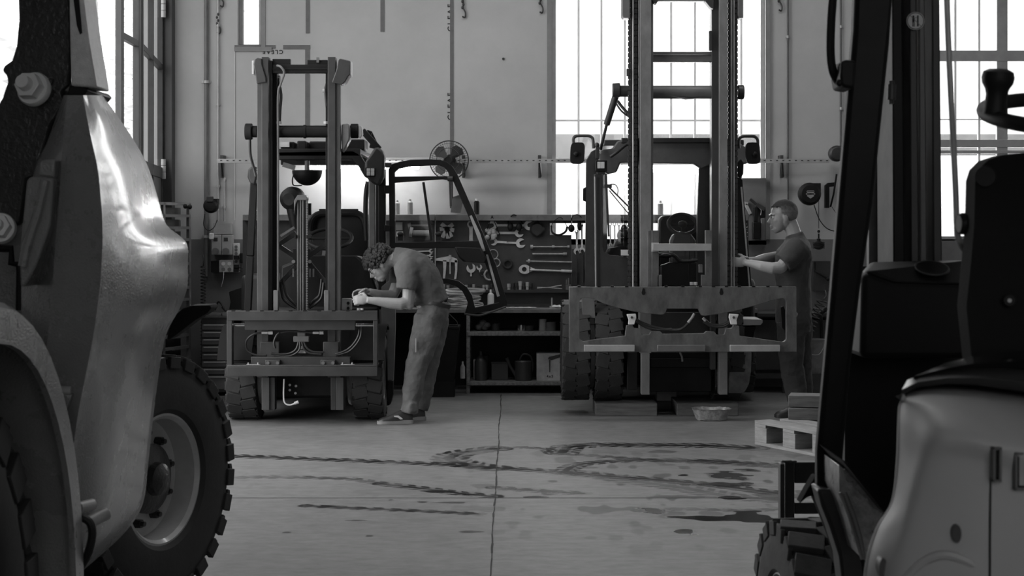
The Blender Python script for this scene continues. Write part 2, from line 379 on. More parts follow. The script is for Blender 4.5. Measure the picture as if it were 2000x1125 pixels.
# streaky wear along x
mp2 = N.new('ShaderNodeMapping'); mp2.inputs['Scale'].default_value = (2.2,4,1); L.new(tcn.outputs['Object'], mp2.inputs[0])
n3 = N.new('ShaderNodeTexNoise'); n3.inputs['Scale'].default_value = 3.5; n3.inputs['Detail'].default_value = 9; n3.inputs['Roughness'].default_value = .7; L.new(mp2.outputs[0], n3.inputs['Vector'])
r3 = N.new('ShaderNodeMapRange'); r3.inputs[1].default_value = .3; r3.inputs[2].default_value = .7; r3.inputs[3].default_value = .72; r3.inputs[4].default_value = 1.25; L.new(n3.outputs[0], r3.inputs[0])
m1 = N.new('ShaderNodeMixRGB'); m1.blend_type = 'MULTIPLY'; m1.inputs[0].default_value = 1; L.new(base, m1.inputs[1]); L.new(r3.outputs[0], m1.inputs[2])
at = N.new('ShaderNodeAttribute'); at.attribute_name = 'stain'
m2 = N.new('ShaderNodeMixRGB'); m2.inputs[2].default_value = (.008,.008,.008,1); L.new(m1.outputs[0], m2.inputs[1])
ms = N.new('ShaderNodeMath'); ms.operation = 'MULTIPLY'; ms.inputs[1].default_value = 1.0; L.new(at.outputs['Fac'], ms.inputs[0]); L.new(ms.outputs[0], m2.inputs[0])
L.new(m2.outputs[0], bs.inputs['Base Color'])
a2 = N.new('ShaderNodeAttribute'); a2.attribute_name = 'wet'
m3 = N.new('ShaderNodeMixRGB'); L.new(a2.outputs['Fac'], m3.inputs[0]); L.new(rgh, m3.inputs[1]); m3.inputs[2].default_value = (.16,.16,.16,1); L.new(m3.outputs[0], bs.inputs['Roughness'])
msp = N.new('ShaderNodeMapRange'); msp.inputs[3].default_value = .4; msp.inputs[4].default_value = .06; L.new(at.outputs['Fac'], msp.inputs[0]); L.new(msp.outputs[0], bs.inputs['Specular IOR Level'])
jm = mat('joint_filler', .012, .9)
b = MB(); jp = [(-.094+math.sin(i*.37)*.003+random.uniform(-.0025,.0025), 3+i*.12) for i in range(102)]
for (xa,ya),(xb,yb) in zip(jp[:-1], jp[1:]):
    w1 = random.uniform(.0025,.0055); b.add([(xa-w1,ya,.0015),(xa+w1,ya,.0015),(xb+w1,yb,.0015),(xb-w1,yb,.0015)], [(0,1,2,3)])
b.build('trim_3', jm, kind='structure', smooth=False, fix=False)
b = MB(); b.add([(-3.2,9.38,.0015),(3.6,9.38,.0015),(3.6,9.392,.0015),(-3.2,9.392,.0015)], [(0,1,2,3)])
b.build('trim_4', mat('saw_cut', .06,.9), kind='structure', smooth=False, fix=False)
# outside ground
b = MB(); b.box(-40,-3.5,-10,60,-.2,-.02); b.box(-3.5,40,16.15,60,-.2,-.02)
b.build('ground', mat('yard_asphalt', .35,.9), kind='structure', smooth=False)

# ---------------- glazed door leaves at the far end of the doorway
def leaf(name, pA, pB, px_bars, label=None):
    # pA hinge end, pB free end (x,y); built along the line between them
    A = V(pA[0],pA[1],0); B = V(pB[0],pB[1],0); T = (B-A).normalized(); Lh = (B-A).length
    b = MB(); up = V(0,0,1)
    def st(u, w_): c = A+T*u+V(0,0,2.45); b.ob(c, (w_,.05,4.9), T)
    def rl(z, h_): c = A+T*(Lh/2)+V(0,0,z); b.ob(c, (Lh,.045,h_), T)
    st(.04,.09); st(Lh-.04,.09)
    for u in px_bars: st(u,.035)
    for z,h_ in ((.08,.12),(1.98,.10),(2.95,.05),(3.9,.05),(4.85,.1)): rl(z,h_)
    o = b.build(name, dark, kind='structure', bev=.003)
    c = A+T*(Lh/2); p = MB(); p.ob(c+V(0,0,1.05), (Lh-.1,.02,1.8), T); p.build('panel', mgrey, o)
    g = MB(); g.ob(c+V(0,0,3.43), (Lh-.1,.006,2.85), T); g.build('pane', win_glass, o, smooth=False)
    return o
d1 = leaf('door_1', (-3.235,15.72), (-3.0,13.75), [1.0])
hb = MB()
for z in (wz(330,15.6), wz(14,15.6)):
    c = V(-3.19,15.62,z); hb.cyl(c-V(0,0,.09), c-V(0,0,.03), .022); hb.cyl(c-V(0,0,.026), c+V(0,0,.03), .022); hb.cyl(c+V(0,0,.034), c+V(0,0,.09), .022)
hb.build('hinge', galv, d1)
leaf('door_2', (-3.0,13.70), (-2.985,12.95), [])
# dark jamb
b = MB(); b.box(-3.26,-3.13,15.70,DW,0,5.0); b.build('trim_6', dgrey, kind='structure', smooth=False)
# trees beyond the doorway
def tree(x, y, h, seed, label):
    t = thing('tree', label, 'tree', (x,y,0)); rnd = random.Random(seed)
    b = MB(); b.tube([(x,y,0),(x+.1,y,h*.3),(x,y+.1,h*.6)], [.16,.12,.07]); b.build('trunk', woodd, t)
    b = MB()
    for i in range(1500):
        a = rnd.random()*2*PI; z = rnd.gauss(.6,.2)*h; r = abs(rnd.gauss(0,.5))*h*.38
        if z < .3: continue
        c = V(x+r*math.cos(a), y+r*math.sin(a), z); n = V(rnd.uniform(-1,1),rnd.uniform(-1,1),rnd.uniform(-1,1)).normalized(); u,v,_ = frame(n); s = rnd.uniform(.05,.13)
        b.add([c-u*s, c-v*s*.4, c+u*s, c+v*s*.4], [(0,1,2,3)])
    b.build('foliage', mat('pale_leaves', .9,.9,var=.05), t, smooth=False, fix=False)
tree(-6.3, 28.5, 6.8, 1, 'pale sunlit tree outside, framed between the loader arm and the glazed door')
tree(-6.0, 19.5, 4.4, 2, 'pale washed-out tree outside at the far left edge behind the loader')
# ============================================================ things on the wall
WD = DW-.002
# wall rail with brackets
b = MB(); b.pb(424,1620,310,317,15.62,.006); b.box(wx(424,15.62),wx(1620,15.62),15.62,15.68,wz(318,15.62),wz(317,15.62))
rail = b.build('cable_rail', galv, label='long perforated pale metal rail along the wall above the tool boards', cat='rail')
b = MB()
for i in range(100):
    x = 432+i*12.2
    if x < 1616: c = P(x,313.5,15.619); b.ob(c,(.018,.004,.008))
b.build('slot', inkm, rail, kind='stuff')
for px in (433,905,1054,1527):
    b = MB(); b.pb(px-3,px+3,303,312,15.69,.15); b.pb(px-2.5,px+2.5,318,347,15.8,.045); b.tube([P(px,318,15.66),P(px+1,330,15.72),P(px+2,344,15.8)], .012, 6)
    b.build('bracket', dgrey, rail)
def pipe(name, label, pts, r, m=mgrey, clips=(), cat='pipe', grp=None):
    b = MB(); b.tube([P(x,y,WD-r-.01) for x,y in pts], r, 10)
    o = b.build(name, m, label=label, cat=cat, group=grp)
    for x, y in clips:
        c = MB(); c.cyl(P(x,y,WD-r-.01)-V(0,0,.012), P(x,y,WD-r-.01)+V(0,0,.012), r*1.6, n=12); c.ob(P(x,y,WD-.005),(r*4.5,.01,.02)); c.build('pipe_clip', galv, o)
    return o
pipe('conduit', 'thick dark vertical pipe in the left corner running down behind the cord reel', [(403,-60),(403,540)], .020, mgrey, [(403,160),(402,462)])
pipe('conduit', 'thin vertical conduit beside the door hinges in the left corner', [(331,-60),(331,395)], .008, mgrey, [(331,20),(331,327)])
pipe('conduit', 'thin light conduit dropping from above to the grey socket boxes, left of the pair', [(426,-60),(426,432)], .010, galv, [(426,50),(426,204),(426,364)])
pipe('conduit', 'short light conduit starting below the rail, above the socket boxes', [(438,345),(438,432)], .009, galv, [(438,350),(438,405)])
pipe('conduit', 'slim vertical conduit on the wall above the standing worker', [(1539,-60),(1539,395)], .010, mgrey, [(1539,72)])
pipe('conduit', 'slim vertical conduit on the wall beside the foreground cab pillar', [(1642,-60),(1642,300)], .009, mgrey, [(1643,52),(1643,212)])
b = MB(); b.pb(457,459,96,430,WD-.006,.006); b.build('trim_8', mat('wall_seam',.5,.8), kind='structure')
# tapes
def tape(label, segs):
    b = MB()
    for a in segs: b.pb(*a, WD-.003, .003)
    return b.build('tape_strip', tapem, label=label, cat='tape', group='brown tape strips on the wall')
tape('short brown tape strip on the wall above the left mast', [(597,605,-60,65)])
tape('short brown tape strip high on the wall in the middle, right of the left mast', [(743,751,-60,62)])
tape('long brown tape strip down the wall to the fan with printed letters beside it', [(879,886,-60,310)])
tape('angled brown tape around the small window corner and down behind the left mast', [(458,538,88,95),(553,606,88,96),(596,605,96,262)])
def letters(lab, px, py, ang, size):
    o = text('letters','CLEAF', size, P(px,py,WD-.001), (PI/2,ang,0), inkm, None, ext=.001)
    o['label'] = lab; o['category'] = 'lettering'
letters('upside down printed letters under the tape beside the small window', 533,101, PI, .052)
letters('sideways printed letters at the top of the long tape strip', 880,35, -PI/2, .070)
letters('sideways printed letters at mid height on the long tape strip, above the fan', 880,208, -PI/2, .070)
def hook(px, y1, lab):
    b = MB(); pts = []
    c0 = P(px, -50, WD-.02)
    o = MB(); o.tube([P(px,-50,WD-.02), P(px,y1-18,WD-.02)], .005, 6); o.tube(curve([P(px,y1-18,WD-.02),P(px+4,y1-10,WD-.02),P(px+3,y1-1,WD-.02),P(px-2,y1-3,WD-.02)],5), .008, 6)
    for k in range(4): o.ell(P(px-2+2*(k%2), y1-20-6*k, WD-.025), (.012,.01,.016), n=8, m=6)
    o.build('wall_hook', dark, label=lab, cat='hook', group='dark hooks and chain ends on the wall')
hook(905,35,'dark hanging chain end on the wall right of the long tape'); hook(432,14,'dark twisted cable end near the light conduit at top left'); hook(426,66,'dark hook on the light conduit below the twisted cable end')
hook(1056,26,'dark hook on the wall just left of the middle window'); hook(1523,22,'dark hook on the wall right of the middle window')
for px,py,r,lab in ((983,115,.012,'small dark screw in the bare middle of the wall'),):
    b = MB(); b.cyl(P(px,py,WD-.01),P(px,py,WD),r,n=10); b.build('wall_screw', dark, label=lab, cat='screw')
# wall fan
fc_ = P(877,313,15.35); fan = thing('wall_fan','round black wire wall fan above the tool board behind the open door','fan',(fc_.x,fc_.y,fc_.z-.2))
fn = V(-.12,-1,.06).normalized(); u,v,_ = frame(fn)
def ring(c, R, sx=1., n=40): return [c+u*(R*math.cos(2*PI*i/n))+v*(R*math.sin(2*PI*i/n)) for i in range(n)]
b = MB(); R0 = .176
b.tube(ring(fc_, R0), .006, 6, True); b.tube(ring(fc_+fn*.045, R0*.6), .003, 5, True); b.tube(ring(fc_+fn*.03, R0*.85), .002, 5, True)
for i in range(48):
    a = 2*PI*i/48; e = u*math.cos(a)+v*math.sin(a)
    b.tube([fc_+e*R0, fc_+fn*.04+e*R0*.6, fc_+fn*.055+e*.03], .0011, 4); b.tube([fc_+e*R0, fc_-fn*.05+e*R0*.6, fc_-fn*.06+e*.03], .0011, 4)
b.build('guard', dark, fan)
b = MB()
for k in range(4):
    a0 = k*PI/2+.4; pts = [fc_+(u*math.cos(a0+t*.9)+v*math.sin(a0+t*.9))*rr+fn*(.02*(t-.5)*2) for t, rr in ((0,.04),(0,.14),(.35,.16),(.8,.15),(1,.12),(.8,.04))]
    b.prism([pts], fn*.003)
b.build('blade', dgrey, fan)
b = MB(); b.cyl(fc_-fn*.03, fc_-fn*.16, .055,.045, 20); b.cyl(fc_+fn*.03,fc_-fn*.03,.03,n=16); b.build('motor', black, fan)
b = MB(); b.bar(fc_-fn*.12, P(882,405,15.78), .03,.03); b.pp([(880,415),(884,385),(898,380),(906,388),(899,416)], 15.7, .1); b.tube([P(879,345,15.6),P(881,400,15.6)], .012); b.build('bracket', mgrey, fan)

# reels at left and right
def reel(px, py, d, R, lab, name='hose_reel', m=black, logo=False, chop=0, rope=None):
    c = P(px,py,d); t = thing(name, lab, 'reel', (c.x,c.y+.05,c.z-R))
    b = MB(); b.lathe([(.02,-.055),(R*.75,-.05),(R*.97,-.03),(R,0),(R*.97,.04),(R*.7,.06),(.02,.06)], c, (0,1,0), 28); b.ob(c+V(R*.45,.02,R*.55),(R*1.0,.10,R*.8)); b.ob(c+V(0,.09,0),(R*.8,.09,R*1.1))
    b.build('drum', m, t, bev=.004)
    if logo:
        b = MB(); b.prism([[c+V(x*R*.1,-.058,z*R*.1) for x,z in ((-3,3),(3,3),(3,-2),(0,-4),(-3,-2))]],(0,.006,0)); b.ob(c+V(0,-.056,0),(R*.8,.004,R*.1)); b.ob(c+V(0,-.056,.02),(R*.7,.004,R*.05)); b.build('badge', lgrey, t)
    return t, c
t, c = reel(1581,379,15.6,.105,'black round cord reel with a pale badge on the wall right of the standing worker','cord_reel',blackp,True)
b = MB(); b.tube([P(1599,392,15.6),P(1599,446,15.6)], .003, 6); b.ell(P(1599,452,15.6), .014, n=10,m=8); b.cyl(P(1599,456,15.6),P(1599,466,15.6),.008); b.build('pull_cord', blackp, t)
b = MB(); b.tube(curve([P(1590,400,15.6),P(1600,428,15.62),P(1615,446,15.7),P(1632,452,15.8)]), .0045, 6); b.build('cable', blackp, t)
b = MB(); c = P(1599,479,15.62); b.ell(c,(.052,.05,.04)); b.cyl(c+V(0,0,.03),c+V(0,0,.06),.018,n=12); 
for k in range(5): b.tube([c+V(.053*math.cos(2*PI*i/16),.05*math.sin(2*PI*i/16),-.025+k*.012) for i in range(16)], .004, 5, True)
b.build('plug_connector', blackp, label='black ribbed plug hanging under the badged cord reel', cat='plug', bev=0)
reel(1634,300,15.6,.075,'dark round hose reel on the wall half hidden behind the foreground pillar','hose_reel',dark)
b = MB(); b.pp([(1612,362),(1618,357),(1632,356),(1630,364),(1620,365),(1620,406),(1612,406)], 15.7,.06); b.tube([P(1634,340,15.65),P(1628,380,15.66),P(1622,404,15.7)],.009,8); b.tube(curve([P(1625,404,15.7),P(1630,412,15.72),P(1637,420,15.75)]),.003,6)
b.build('hose_bracket', black, label='black angular bracket with a lever on the wall beside the foreground pillar', cat='bracket', bev=.003)
t, c = reel(412,402,15.6,.068,'dark cord reel on the thick pipe at the left above the socket boxes','cord_reel',blackp)
b = MB(); b.ob(c+V(.0,-.05,.06),(.06,.03,.05)); b.build('cover', dgrey, t, bev=.004)
b = MB(); b.tube(curve([P(400,418,15.6),P(398,440,15.62),P(407,450,15.62),P(418,444,15.62),P(424,430,15.66)]),.004,6); b.build('cable', blackp, t)
# electric sockets
eb = P(433,500,15.7); t = thing('electrical_box','grey wall electrical box with two industrial sockets at left','electrical box',(eb.x,15.8,eb.z))
b = MB(); b.pb(416,451,435,458,15.73,.11); b.pb(413,432,459,498,15.72,.12); b.pb(433,453,459,498,15.72,.12); b.build('housing', lgrey, t, bev=.004)
for px in (421,441):
    b = MB(); b.cyl(P(px,490,15.72),P(px,491,15.67),.032,.030,20); b.build('round_socket', mgrey, t)
    b = MB(); b.pb(px-4,px+4,464,471,15.717,.004); b.build('switch_label', dgrey, t)
b = MB(); b.pb(408,417,455,468,15.66,.03); b.build('lamp_base', whitem, t, bev=.008)
c = P(435,520,15.7); t = thing('electrical_box','low pale switch and socket box under the grey socket panel','electrical box',(c.x,15.8,P(0,532,15.7).z))
b = MB(); b.pb(412,428,510,532,15.74,.1); b.build('cover', black, t)
b = MB(); b.pb(428,456,508,532,15.73,.11); b.build('housing', whited, t, bev=.003)
for px,py in ((436,515),(448,515),(436,526),(448,526)):
    b = MB(); b.cyl(P(px,py,15.73),P(px,py,15.724),.018,n=14); b.build('outlet', mgrey if py>520 else whitem, t)
b = MB(); b.tube(curve([P(437,530,15.71),P(436,545,15.7),P(432,560,15.72)]),.003,6); b.build('cable', whitem, t)
c = P(461,532,15.7); t = thing('power_strip','white vertical power strip with black plugs beside the socket panel','power strip',(c.x,15.8,c.z))
b = MB(); b.pb(455,467,475,532,15.76,.06); b.build('housing', whitem, t, bev=.004)
for py in (482,488,495,503,511):
    b = MB(); b.cyl(P(461,py,15.76),P(461,py,15.752),.014,n=12); b.build('outlet', mgrey, t)
for py in (503,521,527):
    b = MB(); b.pb(456,465,py-4,py+4,15.70,.055); b.tube(curve([P(463,py,15.72),P(474,py+4,15.7),P(480,py+16,15.75),P(490,py+20,15.78)]),.003,6); b.build('plug', blackp, t, bev=.003)
b = MB(); b.pb(468,485,494,514,15.72,.09); b.build('adapter', blackp, label='black adapter box on the wall right of the white power strip', cat='adapter', bev=.008)
# coiled air hose at left and right
b = MB(); b.tube(helix(P(397,520,15.5),P(397,735,15.5),.022,34,10), .005, 5); b.tube(curve([P(395,496,15.6),P(398,505,15.5),P(397,520,15.5)]),.005,5)
b.build('coiled_hose', dgrey, label='thin coiled air hose hanging at the left beside the drawer cabinet', cat='hose')
b = MB(); b.tube(helix(P(1608,585,15.1),P(1574,656,15.08),.045,9,14), .006, 6); b.tube(curve([P(1612,566,15.2),P(1614,576,15.15),P(1609,584,15.1)]),.006,6); b.cyl(P(1612,556,15.2),P(1612,568,15.2),.010)
b.build('coiled_hose', hose, label='dark coiled air hose hanging behind the standing worker at right', cat='hose')

# ============================================================ wire rack and drawer cabinet at the left
c = P(345,700,15.0); t = thing('storage_rack','dark metal storage rack of shelf bins in the left corner behind the loader','rack',(c.x,15.1,0))
A = V(-3.12,14.45,0); B = V(-2.86,15.1,0); zt = wz(398,14.9)
b = MB()
for f in (0,.42,1):
    q = A.lerp(B,f); b.ob(q+V(0,0,zt/2),(.03,.03,zt+.02),B-A)
zz = [zt-.105*k for k in range(0,18)]
for z in zz:
    if z > .05: b.bar(A+V(0,0,z),B+V(0,0,z),.03,.025)
b.build('frame', mgrey, t)
b = MB()
for z in zz[1:]:
    if z > .08: b.ob((A+B)/2+V(-.08,.05,z+.035),((B-A).length*.95,.02,.075),B-A)
b.build('bin_front', dark, t)
b = MB(); b.ell(P(362,403,15.0),(.02,.02,.022)); b.ell(P(371,404,15.0),(.02,.02,.022)); b.cyl(P(362,404,15.0),P(371,405,15.0),.008); 
b.build('ear_plug_pair', blackp, label='small pair of black knobs lying on top of the corner rack', cat='knob')
x0,x1 = wx(392,15.0), wx(447,15.0); zt = wz(622,15.0)
t = thing('drawer_cabinet','grey tool cabinet with eight shallow drawers at left beside the rack','cabinet',((x0+x1)/2,15.3,0))
b = MB(); b.box(x0,x1,15.02,15.75,.03,zt); b.build('body', dark, t, bev=.004)
for k in range(8):
    za = wz(633+k*14.5,15.0); zb = wz(633+k*14.5+10.5 if k<7 else 768,15.0)
    b = MB(); b.box(x0+.015,x1-.01,14.99,15.02,max(zb,.06),za); dr = b.build('drawer', mgrey, t, bev=.003)
    b = MB(); b.box(x0+.03,x1-.02,14.975,14.992,za-.012,za-.002); b.build('handle', galv, dr)
b = MB(); b.box(x0-.02,x1+.02,14.97,15.78,zt,zt+.02); b.build('worktop', dgrey, t, bev=.003)
b = MB(); z0 = zt+.021; b.box(wx(436,15.1),wx(445,15.1),15.05,15.3,z0,z0+.03); b.box(wx(404,15.1),wx(432,15.1),15.1,15.3,z0,z0+.018); b.build('tool_tray', benchm, label='small metal tray on top of the left drawer cabinet', cat='tray')
b = MB(); b.tube(curve([P(420,606,15.15),P(426,590,15.15),P(433,595,15.12),P(438,606,15.1)]),.008,6); b.cyl(P(435,600,15.1),P(441,608,15.08),.014,.009); b.build('air_blow_gun', blackp, label='black curved blow gun on the left drawer cabinet', cat='tool')
b = MB(); b.pp([(447,570),(481,558),(478,606),(447,606),(450,590)],15.2,.18); b.build('open_box', black, label='black open box on the bench left of the left forklift mast', cat='box', bev=.004)

# ============================================================ work bench and tool boards
BZ = wz(603,15.2)
b = MB(); b.box(wx(447,15.2),wx(1480,15.2),15.2,DW-.01,BZ-.038,BZ); b.build('workbench', benchm, label='long steel workbench top running along the wall behind both forklifts', cat='workbench', bev=.004)
b = MB(); b.box(wx(447,15.2),wx(1480,15.2),15.79,15.83,.02,BZ-.05); b.build('trim_9', black, kind='structure')
sx0, sx1 = wx(911,15.2), wx(1105,15.2)
t = thing('bench_shelf','open worn steel shelf unit under the bench between the two forklifts','shelf',((sx0+sx1)/2,15.4,0))
for x in (sx0, sx1-.03):
    for y in (15.21,15.66):
        b = MB(); b.box(x,x+.03,y,y+.03,0,BZ-.04); b.build('leg', mat('chipped_paint',.15,.6,var=.6,scale=40), t)
for py,tk in ((648,8),(746,7)):
    b = MB(); b.box(sx0+.01,sx1,15.2,15.7,wz(py+tk,15.2),wz(py,15.2)); b.build('shelf_board', mat('chipped_paint',.15,.6), t, bev=.003)
S1 = wz(648,15.2); S2 = wz(746,15.2)
def sit(mbfn): pass
def px_(p,d=15.35): return wx(p,d)
# lower shelf contents
def place(name, m, lab, cat, fn, grp=None, bev=.0):
    b = MB(); fn(b); return b.build(name, m, label=lab, cat=cat, group=grp, bev=bev)
Lb = lambda b, px, z, r, h, neck=.35: b.lathe([(0,0),(r,0),(r,h*.62),(r*.85,h*.72),(r*neck,h*.82),(r*neck,h),(0,h)], (px_(px),15.36,z), (0,0,1), 20)
place('oil_bottle', dgrey, 'tall dark oil bottle at the left end of the lower bench shelf', 'bottle', lambda b: b.lathe([(0,0),(.055,0),(.055,.17),(.04,.2),(.015,.225),(.012,.26),(0,.26)], (px_(939),15.36,S2),(0,0,1),20))
place('plastic_canister', black, 'black canister behind the tall bottle on the lower bench shelf', 'canister', lambda b: (b.ob((px_(944),15.5,S2+.11),(.10,.14,.22)), b.cyl((px_(940),15.5,S2+.22),(px_(940),15.5,S2+.25),.018)), bev=.015)
place('white_edged_bottle', whited, 'narrow bottle with a pale edge by the left leg of the bench shelf', 'bottle', lambda b: b.ob((px_(926),15.5,S2+.09),(.02,.05,.18)), bev=.006)
place('parts_box', dgrey, 'dark cardboard parts box in the middle of the lower bench shelf', 'box', lambda b: (b.ob((px_(976),15.46,S2+.076),(.15,.2,.15)), b.ob((px_(976),15.45,S2+.157),(.155,.19,.012))), bev=.003)
t = thing('watering_can','dark metal watering can on the lower bench shelf','watering can',(px_(1020),15.36,S2))
b = MB(); c = V(px_(1022),15.36,S2); b.lathe([(0,0),(.075,0),(.078,.17),(.07,.18),(.0,.18)], c,(0,0,1),24); b.build('body', dgrey, t)
b = MB(); b.tube([c+V(-.06,0,.03),c+V(-.12,0,.13),c+V(-.15,0,.2)],[.018,.013,.016],8); b.build('spout', dgrey, t)
b = MB(); b.tube(curve([c+V(-.03,0,.18),c+V(0,0,.235),c+V(.06,0,.22),c+V(.085,0,.15),c+V(.078,0,.08)]),.009,8); b.build('handle', dark, t)
t = thing('carton','pale stained cardboard carton marked 4x5 on the lower bench shelf','box',(px_(1071),15.36,S2))
x0,x1 = px_(1048,15.3),px_(1094,15.3); b = MB(); b.box(x0,x1,15.3,15.55,S2,S2+.245); b.build('carton_body', cardm, t, bev=.002)
b = MB(); b.pp([(1070,701),(1072,697),(1094,692),(1094,697),(1078,703)],15.296,.003); b.pp([(1072,703),(1075,703),(1074.5,727),(1073,727)],15.296,.003); b.build('stain', dgrey, t)
text('marking','4x5',.03,P(1074,735,15.297),(PI/2,0,0),inkm,t)
# upper shelf contents
for px,r,h,m_,lab in ((1018,.045,.045,chrome,'flat shiny tin in the middle of the upper bench shelf'),(1034,.04,.04,dgrey,'low dark tin beside the flat shiny tin on the upper bench shelf'),(1060,.035,.10,steel,'tall shiny tin at the right of the upper bench shelf'),(1075,.05,.075,mgrey,'round grey pot at the right end of the upper bench shelf'),(968,.04,.06,dark,'dark can on the upper bench shelf left of centre')):
    place('tin_can', m_, lab, 'tin', lambda b: b.lathe([(0,0),(r,0),(r,h),(r*1.05,h),(r*1.05,h+.004),(r*.95,h+.004),(r*.95,h*.9),(0,h*.9)], (px_(px),15.36,S1),(0,0,1),20), 'tins on the upper bench shelf')
place('crumpled_rag', mgrey, 'crumpled grey rag at the left of the upper bench shelf', 'rag', lambda b: [b.ell((px_(935+k*4),15.36+.01*(k%2),S1+.03+.02*(k%3)),(.035,.04,.03)) for k in range(5)])
# small bottle hung on the shelf leg, bin on the floor
place('spray_bottle', whited, 'little pale bottle hanging on the bench shelf leg next to the bin', 'bottle', lambda b: b.lathe([(0,0),(.022,0),(.022,.1),(.008,.13),(.008,.15),(0,.15)], (wx(904,15.2),15.15,wz(738,15.2)),(0,0,1),14))
t = thing('waste_bin','tall dark waste bin on the floor under the bench behind the bending worker','bin',(wx(866,15.0),15.0,0))
b = MB(); c = V(wx(864,15.0),15.0,0); b.loft([[c+V(a*w_,bb*w_,z) for a,bb in ((-1,-1),(1,-1),(1,1),(-1,1))] for w_,z in ((.105,.14),(.15,.60),(.155,.60),(.155,.62),(.14,.62),(.10,.17))]); b.build('bin_body', black, t, bev=.01)
b = MB(); b.tube([c+V(-.15,-.1,.6),c+V(-.09,-.1,.72),c+V(.05,-.1,.74),c+V(.13,-.1,.66),c+V(.155,-.1,.58)],.004,6); b.build('wire_handle', dgrey, t)
b = MB(); b.box(c.x-.11,c.x+.11,c.y-.11,c.y+.11,.0,.14); b.build('stand', black, t)
# bench top contents
t = thing('cable_bundle','pile of coiled cables and hoses on the bench beside the bending worker','cables',(wx(905,15.35),15.35,BZ))
b = MB(); rnd = random.Random(5)
for k in range(12):
    c = V(wx(905,15.35)+rnd.uniform(-.02,.02),15.34,BZ+.012+.009*k); a = rnd.uniform(.13,.17)
    b.tube([c+V(a*math.cos(2*PI*i/24),.11*math.sin(2*PI*i/24),.008*math.sin(4*PI*i/24+k)) for i in range(24)], .006, 6, True)
b.build('thin_cables', whited, t)
b = MB()
for k in range(2):
    c = V(wx(904+5*k,15.35),15.35,BZ+.135+.02*k); b.tube([c+V(.17*math.cos(2*PI*i/24),.11*math.sin(2*PI*i/24),.01*math.sin(2*PI*i/24)) for i in range(24)], .014, 8, True)
b.build('thick_hose', lgrey, t)
place('squeeze_bottle', whitem, 'white squeeze bottle standing on the bench behind the open cab door', 'bottle', lambda b: b.lathe([(0,0),(.028,0),(.03,.02),(.03,.11),(.026,.125),(.010,.135),(.008,.165),(0,.165)], (wx(958.5,15.35),15.35,BZ),(0,0,1),20))
b = MB(); b.lathe([(.0305,.0),(.0305,.09)], (wx(958.5,15.35),15.35,BZ+.015),(0,0,1),20)
place('white_rag', whitem, 'white rag lying on the bench edge at the right forklift', 'rag', lambda b: [b.ell((wx(1083+k*5,15.3),15.3,BZ+.014),(.025,.05,.016-.003*(k%2))) for k in range(7)])
place('rag', whited, 'flat crumpled cloth on the bench under the open cab door', 'rag', lambda b: [b.ell((wx(985+k*8,15.28),15.28,BZ+.006),(.035,.05,.008-.002*(k%2))) for k in range(8)])
place('upright_bolt', steel, 'small upright bolt standing on the bench near the white rag', 'bolt', lambda b: (b.cyl((wx(1078,15.4),15.4,BZ),(wx(1078,15.4),15.4,BZ+.09),.007), b.cyl((wx(1078,15.4),15.4,BZ),(wx(1078,15.4),15.4,BZ+.015),.022)))
place('steel_bar', dgrey, 'flat dark steel bar lying along the back of the bench', 'bar', lambda b: b.box(wx(985,15.5),wx(1078,15.5),15.5,15.54,BZ,BZ+.03))

# tool boards
DB = 15.55
def board(name, px0, px1, lab, top=430, cut=None):
    t = thing(name, lab, 'tool board', ((wx(px0,DB)+wx(px1,DB))/2, DB+.02, BZ))
    b = MB(); z0 = BZ; z1 = wz(top,DB)
    if cut:
        b.box(wx(px0,DB),wx(cut[0],DB),DB,DB+.02,z0,z1); b.box(wx(cut[0],DB),wx(px1,DB),DB,DB+.02,z0,wz(cut[1],DB)); b.box(wx(cut[0],DB),wx(px1,DB),DB,DB+.02,wz(436,DB),z1)
    else: b.box(wx(px0,DB),wx(px1,DB),DB,DB+.02,z0,z1)
    b.build('panel', boardm, t)
    b = MB(); b.pb(px0,px1,419,431,DB-.10,.12); b.build('top_rail', benchm, t, bev=.003)
    b = MB(); b.pb(px0,px1,566,572,DB-.09,.09); b.build('ledge', dark, t, bev=.002)
    return t
board('tool_board',474,849,'dark tool board behind the left forklift and the open cab door')
board('tool_board',851,1116,'dark tool board full of wrenches between the forklifts', cut=(1074,459))
board('tool_board',1117,1395,'dark tool board seen through the cab of the right forklift', cut=(1117,486))
board('tool_board',1396,1462,'narrow dark tool board with stacked wrenches beside the standing worker')
b = MB(); b.pb(849,851,417,600,DB-.03,.03); b.build('trim_10', galv, kind='structure')

def fp(cx, cy, ang, pts, d):       # local (u,v) metres -> world, in the board plane
    c = P(cx,cy,d); ca, sa = math.cos(ang), math.sin(ang)
    return [c+V(u_*ca-v_*sa,0,u_*sa+v_*ca) for u_,v_ in pts]
def jaw(R, tilt=.26, n=10):
    o = [(R*math.cos(a),R*math.sin(a)) for a in [(.62+(2*PI-1.24)*i/(n*2)) for i in range(n*2+1)]]
    w_ = R*.45; inn = [(R*.95,-w_*1.25),(R*.2,-w_)]+[(R*.2+w_*math.cos(a)*.9,w_*math.sin(a)) for a in (-PI/2-.4,-PI/2-.9,PI,PI/2+.9,PI/2+.4)]+[(R*.2,w_),(R*.95,w_*1.25)]
    inn = [(R*.92,-w_*1.2),(R*.1,-w_),(-R*.25,-w_*.6),(-R*.25,w_*.6),(R*.1,w_),(R*.92,w_*1.2)]
    pts = o+inn; ct, st_ = math.cos(tilt), math.sin(tilt)
    return [(x*ct-y*st_,x*st_+y*ct) for x,y in pts]
